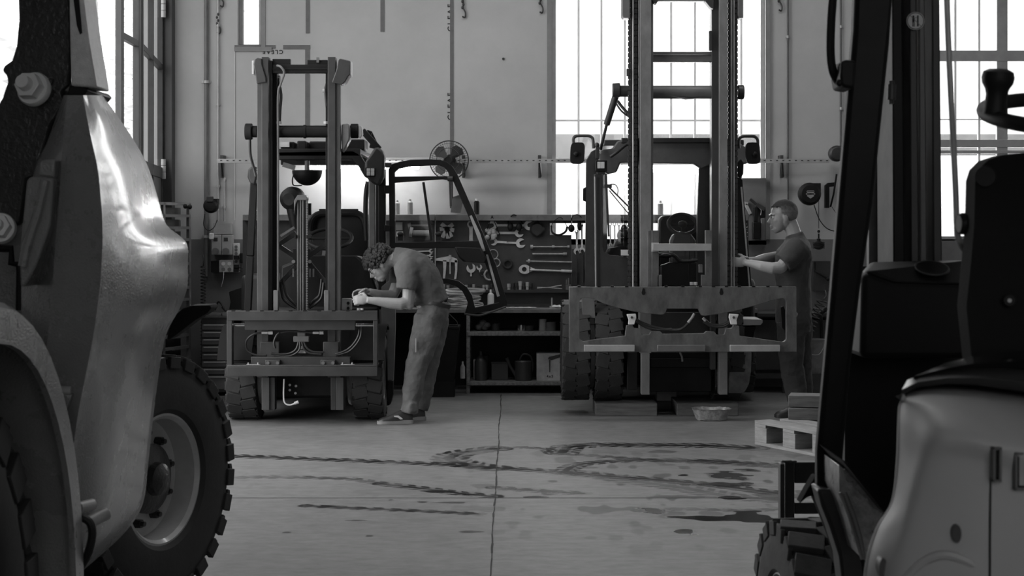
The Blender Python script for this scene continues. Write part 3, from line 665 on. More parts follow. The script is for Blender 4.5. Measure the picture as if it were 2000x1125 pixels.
def wrench(x0,y0,x1,y1,R0,R1,hw,lab,grp,d=None,kind=('jaw','jaw'),m=toolst):
    d = d or DB-.014; p0 = P(x0,y0,d); p1 = P(x1,y1,d); D = p1-p0; ang = math.atan2(D.z,D.x); L_ = D.length
    b = MB(); n = V(0,.009,0)
    c0 = (x0,y0); c1 = (x1,y1)
    def head(x,y,a,R,k):
        if k == 'jaw': b.prism([fp(x,y,a,jaw(R),d)], n)
        elif k == 'ring':
            o = [(R*math.cos(t),R*math.sin(t)) for t in [2*PI*i/20 for i in range(20)]]; i_ = [(R*.6*math.cos(t),R*.6*math.sin(t)) for t in [2*PI*i/12 for i in range(12)]]
            b.prism([fp(x,y,a,o,d), fp(x,y,a,i_,d)], n)
    head(x0,y0,ang+PI,R0,kind[0]); head(x1,y1,ang,R1,kind[1])
    b.prism([fp(x0,y0,ang,[(R0*.8,-hw),(R0*.8+.02,-hw*.8),(L_-R1*.8-.02,-hw*.8),(L_-R1*.8,-hw),(L_-R1*.8,hw),(L_-R1*.8-.02,hw*.8),(R0*.8+.02,hw*.8),(R0*.8,hw)],d-.001)], n)
    return b.build('wrench', m, label=lab, cat='wrench', group=grp, bev=.001)
g1 = 'open-ended wrenches on the middle tool board'
wrench(962,440,1033,440,.042,.045,.013,'large open-ended wrench at the top of the middle board, behind the ear defenders',g1)
wrench(963,455,1014,455,.036,.040,.014,'open-ended wrench second from the top on the middle board',g1)
wrench(964,472,1017,475,.034,.044,.012,'shiny open-ended wrench third from the top on the middle board, clear of other tools',g1)
g2 = 'wrenches hanging in a vertical pair at the right end of the middle board'
wrench(1126,452,1127,491,.016,.030,.010,'hanging wrench, left of the vertical pair beside the right forklift',g2,kind=('jaw','jaw'))
wrench(1136,440,1137,489,.016,.028,.010,'hanging wrench, right of the vertical pair beside the right forklift',g2)
wrench(920,438,920,472,.036,.004,.020,'broad ring wrench hanging beside the slanting door frame',g1,kind=('ring','none'))
wrench(920,524,920,540,.042,.001,.008,'open spanner head below the pocket of the cab door',g1,kind=('jaw','none'))
wrench(936,522,937,532,.026,.001,.006,'small spanner head beside the larger one below the cab door pocket',g1,kind=('jaw','none'))
for k in range(4): wrench(800,490+k*9.5+(2 if k==0 else 0),842,490+k*9.0,.016,.019,.007,('top','second','third','lowest')[k]+' of the four wrenches stacked behind the bending worker','wrenches behind the bending worker')
for k,(y) in enumerate((440,451,459,482,491,500)):
    wrench(1428,y,1456,y+1,.014,.022,.007,('highest','second from top','third from top','fourth from top','fifth from top','lowest')[k]+' of the wrench jaws stacked beside the standing worker','stacked wrenches beside the standing worker')
for k in range(6):
    wrench(1183+k*8.6,438,1184+k*8.6,478,.016,.016,.007,('first','second','third','fourth','fifth','sixth')[k]+' wrench from the left hanging in view through the right forklift side window','wrenches seen through the right cab', kind=('ring','jaw'))
# bars, ratchets
def rod(x0,y0,x1,y1,r,lab,extra,name='extension_bar'):
    b = MB(); d = DB-.02; b.cyl(P(x0,y0,d),P(x1,y1,d),r,n=10)
    for e in extra: b.cyl(P(e[0],y0+(y1-y0)*(e[0]-x0)/(x1-x0),d),P(e[1],y0+(y1-y0)*(e[1]-x0)/(x1-x0),d),e[2],n=14)
    return b.build(name, steel, label=lab, cat='socket tool', group='socket bars on the middle tool board')
rod(1036,482,1112,482,.006,'topmost socket extension bar with two collars on the middle board',[(1036,1041,.018),(1078,1083,.014),(1108,1112,.013)])
rod(1040,496,1107,496,.008,'plain extension bar second from the top on the middle board',[(1100,1107,.014)])
rod(1028,510,1117,512,.007,'long sliding bar with a cross head on the middle board',[(1031,1035,.02)])
b = MB(); d = DB-.02; o = [(.05*math.cos(2*PI*i/22)*1.1,.042*math.sin(2*PI*i/22)) for i in range(22)]; i_ = [(.022*math.cos(2*PI*i/14)-.005,.022*math.sin(2*PI*i/14)) for i in range(14)]
b.prism([fp(1025,526,0,o,d),fp(1025,526,0,i_,d)],(0,.014,0)); b.cyl(P(1035,527,d),P(1117,530,d),.009,n=12); b.cyl(P(1096,529,d),P(1117,530,d),.014,n=12); b.prism([fp(1025,526,0,[(.04,-.025),(.09,-.010),(.09,.006),(.04,.025)],d)],(0,.012,0))
b.build('ratchet_handle', toolst, label='large ratchet handle with a round head low on the middle board', cat='socket tool')
# rings
for px,py,R,r,m_,lab in ((991.5,516,.036,.012,rubber,'thick black rubber ring alone in the middle of the board'),(963,497,.044,.004,steel,'thin wire ring beside the slanting cab door edge, upper'),(969,513,.036,.005,steel,'thin metal ring beside the slanting cab door edge, lower'),(956,537,.046,.009,whited,'pale ring crossing behind the slanting door edge'),(942,534,.022,.006,dark,'small dark ring left of the pale ring')):
    c = P(px,py,DB-.016); b = MB(); b.tube([c+V(R*math.cos(2*PI*i/28),0,R*math.sin(2*PI*i/28)) for i in range(28)], r, 8, True); b.build('ring', m_, label=lab, cat='ring', group='rings hung on the middle board')
# ear defenders, face mask, goggles
t = thing('ear_defenders','black ear defenders hanging over the top wrench on the middle board','ear defenders',tuple(P(1004,452,DB-.05)))
b = MB(); b.tube(curve([P(993,440,DB-.04),P(993,430,DB-.05),P(1000,421,DB-.11),P(1006,420,DB-.11),P(1014,425,DB-.05),P(1021,438,DB-.04)]),.006,8); b.build('headband', black, t)
for px,py,a in ((997,443,-1),(1014,443,1)):
    b = MB(); b.ell(P(px,py,DB-.05),(.028,.022,.040)); b.build('ear_cup', blackp, t)
b = MB(); b.lathe([(0,-.02),(.05,-.018),(.068,0),(.066,.01),(0,.012)], P(1049,448,DB-.02),(0,1,0),28); b.tube([P(1041,440,DB-.02),P(1049,422,DB-.11),P(1057,440,DB-.02)],.002,5); b.cyl(P(1049,456,DB-.04),P(1049,456,DB-.05),.02)
b.build('dust_mask', dark, label='dark round face mask hanging on the middle board right of the ear defenders', cat='mask')
def goggles(px,py,lab):
    b = MB(); b.tube(curve([P(px-14,py-10,DB-.05),P(px-12,py+3,DB-.07),P(px,py+8,DB-.08),P(px+13,py+2,DB-.07),P(px+17,py-8,DB-.05)]),.010,8); b.tube(curve([P(px-14,py-10,DB-.05),P(px-8,py-20,DB-.11),P(px+5,py-26,DB-.11),P(px+17,py-8,DB-.05)]),.003,5)
    b.build('safety_goggles', blackp, label=lab, cat='goggles')
goggles(1091,451,'dark safety goggles hanging at the bright gap of the middle board')
t = thing('headset','black ear muffs hanging over the vertical wrench pair','ear defenders',tuple(P(1128,447,DB-.06)))
b = MB(); b.ell(P(1116,446,DB-.06),(.03,.025,.035)); b.ell(P(1132,441,DB-.06),(.022,.022,.045),A=(V(.8,0,.6),V(0,1,0),V(-.6,0,.8)) if False else None); b.build('ear_cup', blackp, t)
b = MB(); b.tube(curve([P(1116,440,DB-.06),P(1117,425,DB-.11),P(1128,419,DB-.12),P(1139,430,DB-.08),P(1136,444,DB-.06)]),.004,6); b.build('headband', black, t)
# triangular hook with crumpled glove, pale gloves on the left
place('triangle_hook', black, 'black triangular wire hook over the upper wrenches', 'hook', lambda b: b.tube([P(948,457,DB-.03),P(961,421,DB-.11),P(976,458,DB-.03)],.005,6))
place('crumpled_glove', whited, 'crumpled grey glove hanging from the triangular hook', 'glove', lambda b: [b.ell(P(958+random.uniform(-9,9),456+random.uniform(-8,9),DB-.04),(.022,.014,.022)) for k in range(9)])
place('work_gloves', whited, 'pale pair of work gloves hanging seen through the cab door window', 'gloves', lambda b: [b.bar(P(873,446,DB-.03),P(873+rx,446+ry,DB-.03),.02,.035) for rx,ry in ((-14,2),(-9,18),(2,20),(9,17),(14,4),(12,-8),(-11,-9),(0,-14))])
# gear puller
b = MB(); d = DB-.02; b.pp([(851,505),(878,500),(893,506),(893,513),(851,509)],d,.02); b.pp([(865,508),(872,508),(871,528),(869,545),(865,545),(866,526)],d,.02); b.pp([(888,508),(893.5,508),(893,530),(891,545),(887,545),(889,526)],d,.02); b.cyl(P(879,508,d),P(879,535,d),.006); b.cyl(P(879,498,d),P(879,507,d),.012)
b.build('gear_puller', toolst, label='two-armed gear puller hanging on the board behind the bending worker', cat='tool', bev=.001)
# clamp roll / grinder items behind the door window
place('torch_body', whited, 'pale cylindrical tool lying behind the cab door window', 'tool', lambda b: (b.cyl(P(806,455,DB-.05),P(838,455,DB-.05),.026,n=16), b.cyl(P(800,453,DB-.05),P(806,454,DB-.05),.045,n=16)))
place('clamp_handle', steel, 'thin steel clamp bar above the pale cylindrical tool', 'tool', lambda b: (b.cyl(P(803,440,DB-.03),P(840,440,DB-.03),.008), b.cyl(P(797,442,DB-.03),P(803,441,DB-.03),.03)))
place('wide_spanner', dgrey, 'dark flat spanner under the pale cylindrical tool', 'tool', lambda b: b.pp([(805,466),(812,463),(838,463),(838,469),(812,470),(806,471)],DB-.02,.01))
place('grey_case', lgrey, 'small grey case pinned up at the left of the cab door window', 'case', lambda b: b.pb(773,786,434,450,DB-.03,.03), bev=.003)
place('white_case', whitem, 'small white case under the grey one at the left of the cab door window', 'case', lambda b: b.pb(774,787,452,462,DB-.03,.03), bev=.003)
# sockets on the ledge
LZ = wz(566,DB-.05)
for px,r,h,m_,lab in ((866,.016,.05,steel,'bright socket at the left end of the ledge, behind the bending worker'),(875,.014,.04,galv,'short pale socket second from the left end of the ledge'),(883,.015,.05,dgrey,'dark socket third from the left end of the ledge'),
 (911,.014,.045,galv,'pale socket on the ledge just right of the curved door corner'),(918,.016,.05,dgrey,'dark socket on the ledge just after the pale one by the curved door corner'),(925,.014,.05,steel,'bright slim socket on the ledge under the spanner head'),(934,.017,.04,dgrey,'squat dark socket on the ledge under the small spanner head'),
 (945,.014,.045,galv,'pale socket directly left of the white squeeze bottle top'),(951,.014,.045,steel,'bright socket touching the left of the white squeeze bottle top'),(960,.015,.05,dgrey,'dark socket behind the white squeeze bottle top'),
 (994,.018,.055,galv,'bright socket standing alone right of the slanting door frame'),(1002,.017,.06,dark,'black socket right after the bright one by the door frame'),(1009,.018,.065,dgrey,'dark grey socket left of the tallest socket'),(1016,.019,.078,steel,'tallest bright socket in the row on the ledge'),
 (1023,.017,.06,dark,'black socket just right of the tallest socket'),(1030,.018,.07,steel,'bright socket second from the right end of the socket row'),(1037,.017,.06,dark,'black socket at the right end of the socket row')):
    place('socket', m_, lab, 'socket', lambda b: b.lathe([(r*.55,h),(r,h),(r,h*.45),(r*.8,h*.4),(r*.8,0),(0,0)], (wx(px,DB-.05),DB-.05,LZ),(0,0,1),14), 'sockets in a row on the middle board ledge')
place('pliers', steel, 'slim long-nose pliers lying on the board ledge at right', 'pliers', lambda b: (b.tube([P(1049,563,DB-.05),P(1075,561,DB-.05),P(1097,557,DB-.05)],.005,6), b.tube([P(1049,561,DB-.05),P(1075,562,DB-.05),P(1098,564,DB-.05)],.005,6)))
place('bolt_block', benchm, 'steel block of upright bolts at the right end of the board ledge', 'block', lambda b: (b.pb(1105,1115,556,566,DB-.06,.04), b.cyl(P(1107,556,DB-.04),P(1107,546,DB-.04),.008), b.cyl(P(1111,556,DB-.04),P(1111,543,DB-.04),.008)))
for px,y0,y1,lab in ((1127,505,556,'left of the two slim dark screwdrivers below the wrench pair'),(1139,497,552,'right of the two slim dark screwdrivers below the wrench pair')):
    place('screwdriver', dark, lab, 'screwdriver', lambda b: (b.cyl(P(px,y0,DB-.02),P(px,y0+28,DB-.02),.004), b.cyl(P(px,y0+28,DB-.02),P(px,y1,DB-.02),.010,.008)), 'screwdrivers at the right end of the middle board')
# cans standing on the top rail
RZ = wz(419,DB-.05)
def can(px, r, h, m_, lab, body=None):
    t = thing('spray_can', lab, 'spray can', (wx(px,DB-.04),DB-.04,RZ), 'spray cans on the tool board rail')
    c = V(wx(px,DB-.04),DB-.04,RZ); b = MB(); b.lathe([(0,0),(r,0),(r,h*.78),(r*.6,h*.86),(0,h*.86)], c,(0,0,1),18); b.build('can_body', m_, t)
    b = MB(); b.cyl(c+V(0,0,h*.86),c+V(0,0,h),r*.45,r*.4,12); b.build('nozzle', body or m_, t)
can(776,.022,.13,lgrey,'pale spray can on the rail at the left side of the cab door window')
can(801,.024,.14,lgrey,'light spray can on the rail in the middle of the cab door window')
can(931,.026,.145,black,'black spray can on the rail just right of the slanting cab door frame',whitem)
can(1290,.026,.125,lgrey,'pale spray can on the rail seen between the rails of the right mast')
# fluorescent fixtures under the wall rail
for a,b_,lab in ((600,822,'long fluorescent wall lamp glowing behind the left forklift cab'),(1212,1372,'long fluorescent wall lamp glowing behind the right forklift cab')):
    t = thing('fluorescent_lamp', lab, 'lamp', tuple(P((a+b_)/2,326,15.5)))
    m_ = MB(); m_.pb(a,b_,317,322,15.45,.10); m_.bar(P(a+20,320,15.5),P(a+20,319,15.62),.02,.02); m_.bar(P(b_-20,320,15.5),P(b_-20,319,15.62),.02,.02); m_.build('housing', whitem, t)
    m_ = MB(); m_.cyl(P(a+4,327,15.5),P(b_-4,327,15.5),.016,n=10); m_.build('tube', lamp_e, t)

# ============================================================ right-hand corner: dark window panel, spray guns, low bench
b = MB(); b.pb(1449,1496,348,470,15.78,.03); b.build('trim_11', mat('grey_blind',.12,.7), kind='structure')
t = thing('spray_gun','black spray gun hanging beside the standing worker','spray gun',tuple(P(1480,420,15.65)))
b = MB(); b.cyl(P(1465,389,15.75),P(1478,400,15.75),.012,n=12); b.bar(P(1478,400,15.75),P(1493,409,15.75),.06,.035); b.build('barrel', dark, t)
b = MB(); b.pp([(1488,404),(1495,408),(1495,424),(1486,424),(1487,412)],15.74,.04); b.build('grip', black, t, bev=.003)
b = MB(); b.tube([P(1481,404,15.73),P(1487,410,15.73),P(1486,420,15.73)],.005,6); b.build('trigger', lgrey, t)
t = thing('air_gun','pale air gun hanging above the stacked wrenches','air gun',tuple(P(1460,418,15.65)))
b = MB(); b.bar(P(1445,396,15.76),P(1461,398,15.76),.035,.03); b.build('barrel', lgrey, t, bev=.003)
b = MB(); b.bar(P(1456,398,15.76),P(1466,418,15.76),.035,.028); b.build('grip', lgrey, t, bev=.003)
place('grease_gun', black, 'tall black grease gun hanging behind the worker\'s face', 'grease gun', lambda b: (b.pb(1471,1485,434,466,15.70,.08), b.pb(1473,1480,405,434,15.73,.05)), bev=.005)
place('sealant_tube', mgrey, 'grey sealant tube hanging on the dark panel beside the worker', 'tube', lambda b: b.pb(1486,1495,426,470,15.73,.05), bev=.008)
bx0,bx1 = wx(1475,15.3),wx(1650,15.3)
t = thing('low_bench','dark low workbench with a lower rail behind the standing worker','workbench',((bx0+bx1)/2,15.4,0))
b = MB(); b.box(bx0,bx1,15.22,DW-.02,wz(612,15.2)-.03,wz(612,15.2)); b.build('top', dgrey, t, bev=.003)
b = MB(); b.box(bx0,wx(1640,15.3),15.3,15.78,wz(722,15.3),wz(625,15.3)); b.build('cabinet_body', dark, t)
b = MB(); b.box(bx0,bx1,15.24,15.3,wz(738,15.3),wz(729,15.3)); b.build('lower_rail', dgrey, t)
for px in (1528,1640): b = MB(); b.box(wx(px,15.25),wx(px+11,15.25),15.24,15.29,0,wz(729,15.25)); b.build('leg', dgrey, t)
b = MB(); b.pb(1589,1622,510,569,15.7,.12); b.build('cabinet_panel', dark, label='dark square wall panel behind the standing worker\'s back', cat='panel', bev=.003)
place('short_lever', blackp, 'black curved lever on the dark square panel', 'lever', lambda b: (b.tube(curve([P(1591,512,15.69),P(1592,528,15.69),P(1602,535,15.67),P(1617,545,15.66)]),.010,8), b.ell(P(1617,545,15.66),(.018,.018,.018))))
place('hose_nozzle', black, 'black slanted nozzle on a post beside the coiled hose', 'nozzle', lambda b: (b.cyl(P(1602,612,15.19),P(1615,602,15.19),.02,.022), b.cyl(P(1606,760,15.195),P(1604,612,15.195),.014)))
t = thing('paint_bucket','metal bucket on the floor behind the standing worker\'s legs','bucket',(wx(1587,14.9),14.9,0))
c = V(wx(1587,14.9),14.9,0); b = MB(); b.lathe([(0,wz(728,14.9)),(.085,wz(728,14.9)),(.105,wz(664,14.9)),(.108,wz(664,14.9)),(.108,wz(662,14.9)),(.1,wz(662,14.9)),(.085,wz(680,14.9)),(0,wz(680,14.9))], c,(0,0,1),28); b.build('bucket_body', benchm, t)
b = MB(); b.tube(curve([c+V(-.1,-.03,wz(668,14.9)),c+V(-.05,-.1,wz(688,14.9)),c+V(.04,-.1,wz(690,14.9)),c+V(.1,-.03,wz(672,14.9))]),.003,5); b.build('bail', galv, t)
b = MB(); b.box(c.x-.12,c.x+.12,14.8,15.0,0,wz(728,14.9)); b.build('stand_block', dark, t)
# ============================================================ wheels
def wheel(parent, c, ax, R, W, rr, rim_m=None, nlug=24, lug=.022, bolts=0, rim_depth=.05, name='wheel', dish=None, tyre_m=None, fill=.62):
    # rim is the part, tyre and nuts its sub-parts; ax points out of the visible face
    rim_m = rim_m or rimm; c = Vector(c); ax = Vector(ax).normalized(); u, v, _ = frame(ax)
    b = MB(); h = W/2
    b.lathe([(rr*1.03,h*.78),(rr*1.04,h*.86),(rr*.98,h*.88),(rr*.93,h*.80),(rr*.91,h*.8-rim_depth*.9),(rr*.86,h*.8-rim_depth),(rr*.55,h*.8-rim_depth*1.1),(rr*.50,h*.8-rim_depth*.7),(rr*.3,h*.8-rim_depth*.65),(0,h*.8-rim_depth*.65)], c, ax, 48, cap=False)
    b.lathe([(rr,-h*.8),(rr,h*.8)], c, ax, 48, cap=False); b.lathe([(rr,-h*.7),(0,-h*.7)], c, ax, 48, cap=False)
    rim = b.build(name, rim_m, parent, ang=.5)
    b = MB()
    b.lathe([(rr,-h*.85),(rr*1.08,-h*.95),((R+rr)/2,-h),(R-lug*2.2,-h*.93),(R-lug,-h*.8),(R-lug,h*.8),(R-lug*2.2,h*.93),((R+rr)/2,h),(rr*1.08,h*.95),(rr,h*.85)], c, ax, 64, cap=False)
    for i in range(nlug):
        for sgn in (-1,1):
            a = 2*PI*(i+(.5 if sgn > 0 else 0))/nlug; e = u*math.cos(a)+v*math.sin(a); tn = u*-math.sin(a)+v*math.cos(a)
            b.ob(c+e*(R-lug*.55)+ax*(sgn*h*.46), (h*.95, 2*PI*R/nlug*fill, lug*1.1), ax+tn*(.25*sgn), e)
            b.ob(c+e*(R-lug*1.6)+ax*(sgn*h*.93), (h*.12, 2*PI*R/nlug*.62, lug*2.4), ax, e)
    b.build('tyre', tyre_m or rubber, rim, bev=.003)
    if bolts:
        for i in range(bolts):
            a = 2*PI*i/bolts+.2; e = u*math.cos(a)+v*math.sin(a); p = c+e*rr*.70+ax*(h*.8-rim_depth*1.05)
            b = MB(); b.cyl(p, p+ax*.03, rr*.075, rr*.07, 6); b.cyl(p+ax*.03, p+ax*.045, rr*.04, n=10); b.build('wheel_nut', castm, rim)
        b = MB(); b.lathe([(rr*.54,-.01),(rr*.54,.02),(rr*.42,.035),(rr*.26,.04),(rr*.24,.07),(rr*.12,.085),(0,.085)], c+ax*(h*.8-rim_depth*.65), ax, 32); b.build('hub_cap', castm, rim)
    return rim
def lin(a,b,t): return a+(b-a)*t
# ============================================================ left forklift
LT = thing('forklift','dark forklift with its cab door swung open, left of the bending worker','forklift',(wx(590,13.3),13.3,0))
dm = 12.9
b = MB()   # outer rails (I-section: flange in front, web behind)
b = MB()
for s,(a0,a1,top,bot) in enumerate(((502,520,160,800),(655,665,160,800))):
    pass
lb = MB(); lb.pb(502,520,152,737,dm,.05); lb.pb(514,520,152,737,dm+.02,.16); lb.pb(511,526,737,801,dm,.16); lb.pb(503,519,300,737,dm+.13,.05)
lb.build('outer_rail', mastg, LT, bev=.003)
lb = MB(); lb.pb(651,665,152,737,dm,.05); lb.pb(651,657,152,737,dm+.02,.16); lb.pb(656,671,737,801,dm,.16)
lb.build('outer_rail', mastg, LT, bev=.003)
lb = MB(); lb.pb(511,524,111,737,dm-.015,.12); lb.pb(524,531,118,737,dm+.05,.10); lb.pb(526,537,737,801,dm+.02,.1); lb.build('inner_rail', dgrey, LT, bev=.003)
lb = MB(); lb.pb(640,655,111,737,dm-.015,.12); lb.pb(646,656,737,801,dm+.02,.1); lb.build('inner_rail', dgrey, LT, bev=.003)
lb = MB(); lb.pb(531,541,125,606,dm+.09,.10); lb.build('rail_channel', black, LT, bev=.002)
lb = MB(); lb.pb(636,641,125,606,dm+.09,.10); lb.build('rail_channel', black, LT, bev=.002)
lb = MB(); lb.pb(532,640,126,143,dm+.03,.05); lb.pb(532,640,134,136,dm+.02,.02); lb.pb(532,567,115,127,dm+.05,.05); lb.pb(600,640,117,127,dm+.05,.05); lb.build('top_crossbeam', black, LT, bev=.004)
lb = MB(); lb.pb(618,623,112,122,dm+.03,.03); lb.build('clip', mgrey, LT)
lb = MB(); lb.cyl(P(543,257,dm+.1),P(641,257,dm+.1),.046,n=20); lb.cyl(P(593,257,dm+.1),P(598,257,dm+.1),.052,n=20); lb.build('crossbeam', black, LT)
for pts in ([(497,116),(503,113),(511,114),(511,125),(519,152),(520,161),(501,163),(498,140),(495,125)],[(648,161),(650,155),(657,136),(660,118),(664,114),(676,117),(684,119),(684,146),(680,149),(674,160),(668,165)]):
    lb = MB(); lb.pp(pts, dm-.03, .16); lb.build('mast_head_bracket', dgrey, LT, bev=.006)
lb = MB(); lb.pb(492,497,118,145,dm+.02,.1); lb.build('side_plate', galv, LT, bev=.004)
lb = MB(); lb.pb(679,686,119,148,dm+.02,.1); lb.build('side_plate', galv, LT, bev=.004)
# tilt/lift cylinder ends at mid height
lb = MB(); lb.cyl(P(479,257,dm+.15),P(493,257,dm+.15),.062,n=24); lb.cyl(P(493,257,dm+.15),P(503,257,dm+.15),.045,n=20); lb.build('end_cap', blackp, LT, bev=.006)
lb = MB(); lb.cyl(P(685,256,dm+.15),P(700,256,dm+.15),.056,n=24); lb.build('end_cap', blackp, LT, bev=.006)
lb = MB(); lb.pp([(667,243),(680,241),(683,250),(683,272),(674,290),(668,298),(666,270)], dm+.02,.14); lb.build('bracket', mgrey, LT, bev=.01)
lb = MB(); lb.pp([(700,243),(706,246),(708,262),(704,270),(700,268)], dm+.1,.08); lb.build('cover', galv, LT, bev=.006)
# hydraulic lines
lb = MB(); lb.tube(curve([P(541,128,dm+.02),P(549,131,dm),P(555,143,dm),P(548,165,dm),P(543,188,dm+.02),P(543,300,dm+.03),P(543,600,dm+.03)],5),.009,8); lb.build('hydraulic_pipe', mgrey, LT)
lb = MB(); lb.tube(curve([P(544,160,dm+.15),P(549,185,dm+.1),P(547,215,dm+.1),P(546,240,dm+.12)],5),.012,8); lb.cyl(P(543,160,dm+.17),P(547,160,dm+.17),.05,n=16); lb.build('hose', hose, LT)
lb = MB(); lb.tube(curve([P(640,160,dm+.15),P(636,175,dm+.1),P(638,205,dm+.1),P(642,230,dm+.12)],5),.012,8); lb.cyl(P(637,160,dm+.16),P(641,160,dm+.16),.04,n=16); lb.build('hose', hose, LT)
lb = MB(); lb.tube(curve([P(488,271,dm+.2),P(489,300,dm+.25),P(495,325,dm+.3),P(500,345,dm+.3)],5),.011,8)
lb.build('hose', hose, LT)
lb = MB(); lb.cyl(P(634,177,dm+.05),P(630,177,dm+.05),.016,n=10); lb.cyl(P(545,237,dm+.08),P(545,242,dm+.08),.02,n=10); lb.cyl(P(637,237,dm+.08),P(637,242,dm+.08),.02,n=10); lb.build('fitting', steel, LT)
# centre lift cylinder with pipes and chain
lb = MB(); lb.pb(579,600,385,610,dm+.12,.07); lb.build('lift_cylinder', dark, LT, bev=.004)
lb = MB(); lb.pp([(574,392),(581,381),(598,381),(600,386),(600,391),(581,391),(577,400),(574,420)],dm+.08,.1); lb.build('cylinder_head', mgrey, LT, bev=.004)
for px in (582,587,592):
    lb = MB(); lb.cyl(P(px,388,dm+.10),P(px,610,dm+.10),.0055,n=8); lb.build('lift_pipe', mgrey, LT)
lb = MB()
for i in range(46): lb.pb(597.3,601,389+i*4.8,392.4+i*4.8,dm+.085,.03)
lb.cyl(P(599,388,dm+.10),P(599,610,dm+.10),.004,n=6); lb.build('lift_chain', mgrey, LT)
lb = MB(); lb.pb(602,607,397,420,dm+.12,.05); lb.pb(598,608,459,466,dm+.08,.05); lb.pb(575,579,459,466,dm+.08,.05); lb.build('clamp', black, LT, bev=.003)
# X shaped stays and manifold in front of the cab
lb = MB()
for a in (((541,478),(575,500)),((541,560),(578,520)),((640,474),(603,500)),((642,560),(605,515)),((541,480),(578,455)),((575,500),(575,520)),((603,490),(603,520))):
    lb.bar(P(*a[0],dm+.25),P(*a[1],dm+.25),.03,.035)
lb.pb(572,606,486,516,dm+.22,.05); lb.build('cross_stay', dark, LT, bev=.002)
for px in (573,605):
    lb = MB(); lb.cyl(P(px,511,dm+.2),P(px,511,dm+.17),.014,n=12); lb.build('bolt', galv, LT)
for px in (573,605,612):
    lb = MB(); lb.cyl(P(px,525,dm+.2),P(px,541,dm+.2),.007,n=8); lb.build('hose_fitting', galv, LT)
for pts in ([(548,550),(552,580),(562,592),(578,602)],[(552,545),(558,572),(566,585),(578,596)],[(632,552),(628,580),(618,592),(604,602)],[(628,545),(624,575),(614,586),(604,596)]):
    lb = MB(); lb.tube(curve([P(x,y,dm+.16) for x,y in pts],5),.010,8); lb.build('hose', hose, LT)
for px in (534,633):
    lb = MB(); lb.pb(px,px+9,567,608,dm-.02,.06); lb.build('stop_block', mgrey, LT, bev=.003)
# carriage: box frame with side shifter
dc = 12.72
lb = MB()
lb.pb(443,737,607,626,dc,.05); lb.pb(443,453,624,718,dc+.003,.09); lb.pb(729,737,624,718,dc+.003,.09); lb.pb(443,737,716,735,dc,.05)
lb.box(wx(444,dc),wx(736,dc),dc,dc+.30,wz(716,dc),wz(716,dc)+.012)
lb.build('carriage_frame', dgrey, LT, bev=.003)
lb = MB()
for i in range(10): lb.pb(452+i*28,459+i*28,606.2,608,dc-.001,.02)
lb.build('notch', black, LT)
lb = MB(); lb.pb(478,694,625,645,dc+.05,.06); lb.build('side_shift_cylinder', dgrey, LT, bev=.004)
lb = MB(); lb.cyl(P(455,635,dc+.08),P(478,635,dc+.08),.012,n=14); lb.build('piston_rod', chrome, LT)
lb = MB(); lb.cyl(P(694,635,dc+.08),P(729,635,dc+.08),.012,n=14); lb.build('piston_rod', chrome, LT)
lb = MB(); lb.pb(490,684,697,717,dc+.06,.07); lb.pb(508,545,668,697,dc+.10,.06); lb.pb(631,661,668,697,dc+.10,.06); lb.build('lower_bar', dark, LT, bev=.004)
for px in (518,626):
    lb = MB(); lb.pb(px,px+29,703,719,dc+.03,.04); blk = lb.build('hook_block', dgrey, LT, bev=.004)
    for q in (5,24):
        lb = MB(); lb.cyl(P(px+q,709,dc+.03),P(px+q,709,dc+.015),.014,n=6); lb.build('bolt', mgrey, blk)
for px in (481,665):
    lb = MB(); lb.pb(px,px+27,712,715,dc+.02,.05); lb.cyl(P(px+4,708,dc+.04),P(px+4,713,dc+.04),.006,n=6); lb.cyl(P(px+23,708,dc+.04),P(px+23,713,dc+.04),.006,n=6); lb.build('wear_pad', galv, LT, bev=.002)
lb = MB(); lb.pb(573,603,657,668,dc+.12,.05); lb.pb(581,596,645,657,dc+.14,.05); lb.build('valve_block', mgrey, LT, bev=.003)
for pts in ([(513,650),(498,652),(485,660),(480,672),(484,685),(498,693),(520,694)],[(545,650),(540,655),(535,668),(537,680)],[(583,668),(578,682),(566,690),(548,692),(530,690)],[(586,668),(584,684),(570,694),(552,696),(535,694)],[(590,668),(594,682),(606,690),(628,692)],[(594,668),(600,680),(612,687),(632,688)],[(702,637),(700,655),(690,672),(676,684),(655,692)],[(706,637),(704,658),(693,676),(678,688),(656,694)],[(548,650),(565,647),(590,648),(612,650)]):
    lb = MB(); lb.tube(curve([P(x,y,dc+.10) for x,y in pts],5),.008,8); lb.build('hose', hose, LT)
for a,b_ in ((511,524),(524,534),(611,624),(624,633)):
    lb = MB(); lb.cyl(P(a,650,dc+.09),P(b_-1,650,dc+.09),.010 if (b_-a)>11 else .014,n=8); lb.build('hose_fitting', galv, LT)
lb = MB(); lb.pb(581,597,684,690,dc+.13,.03); lb.pb(584,594,676,682,dc+.13,.03); lb.build('fitting_group', galv, LT)
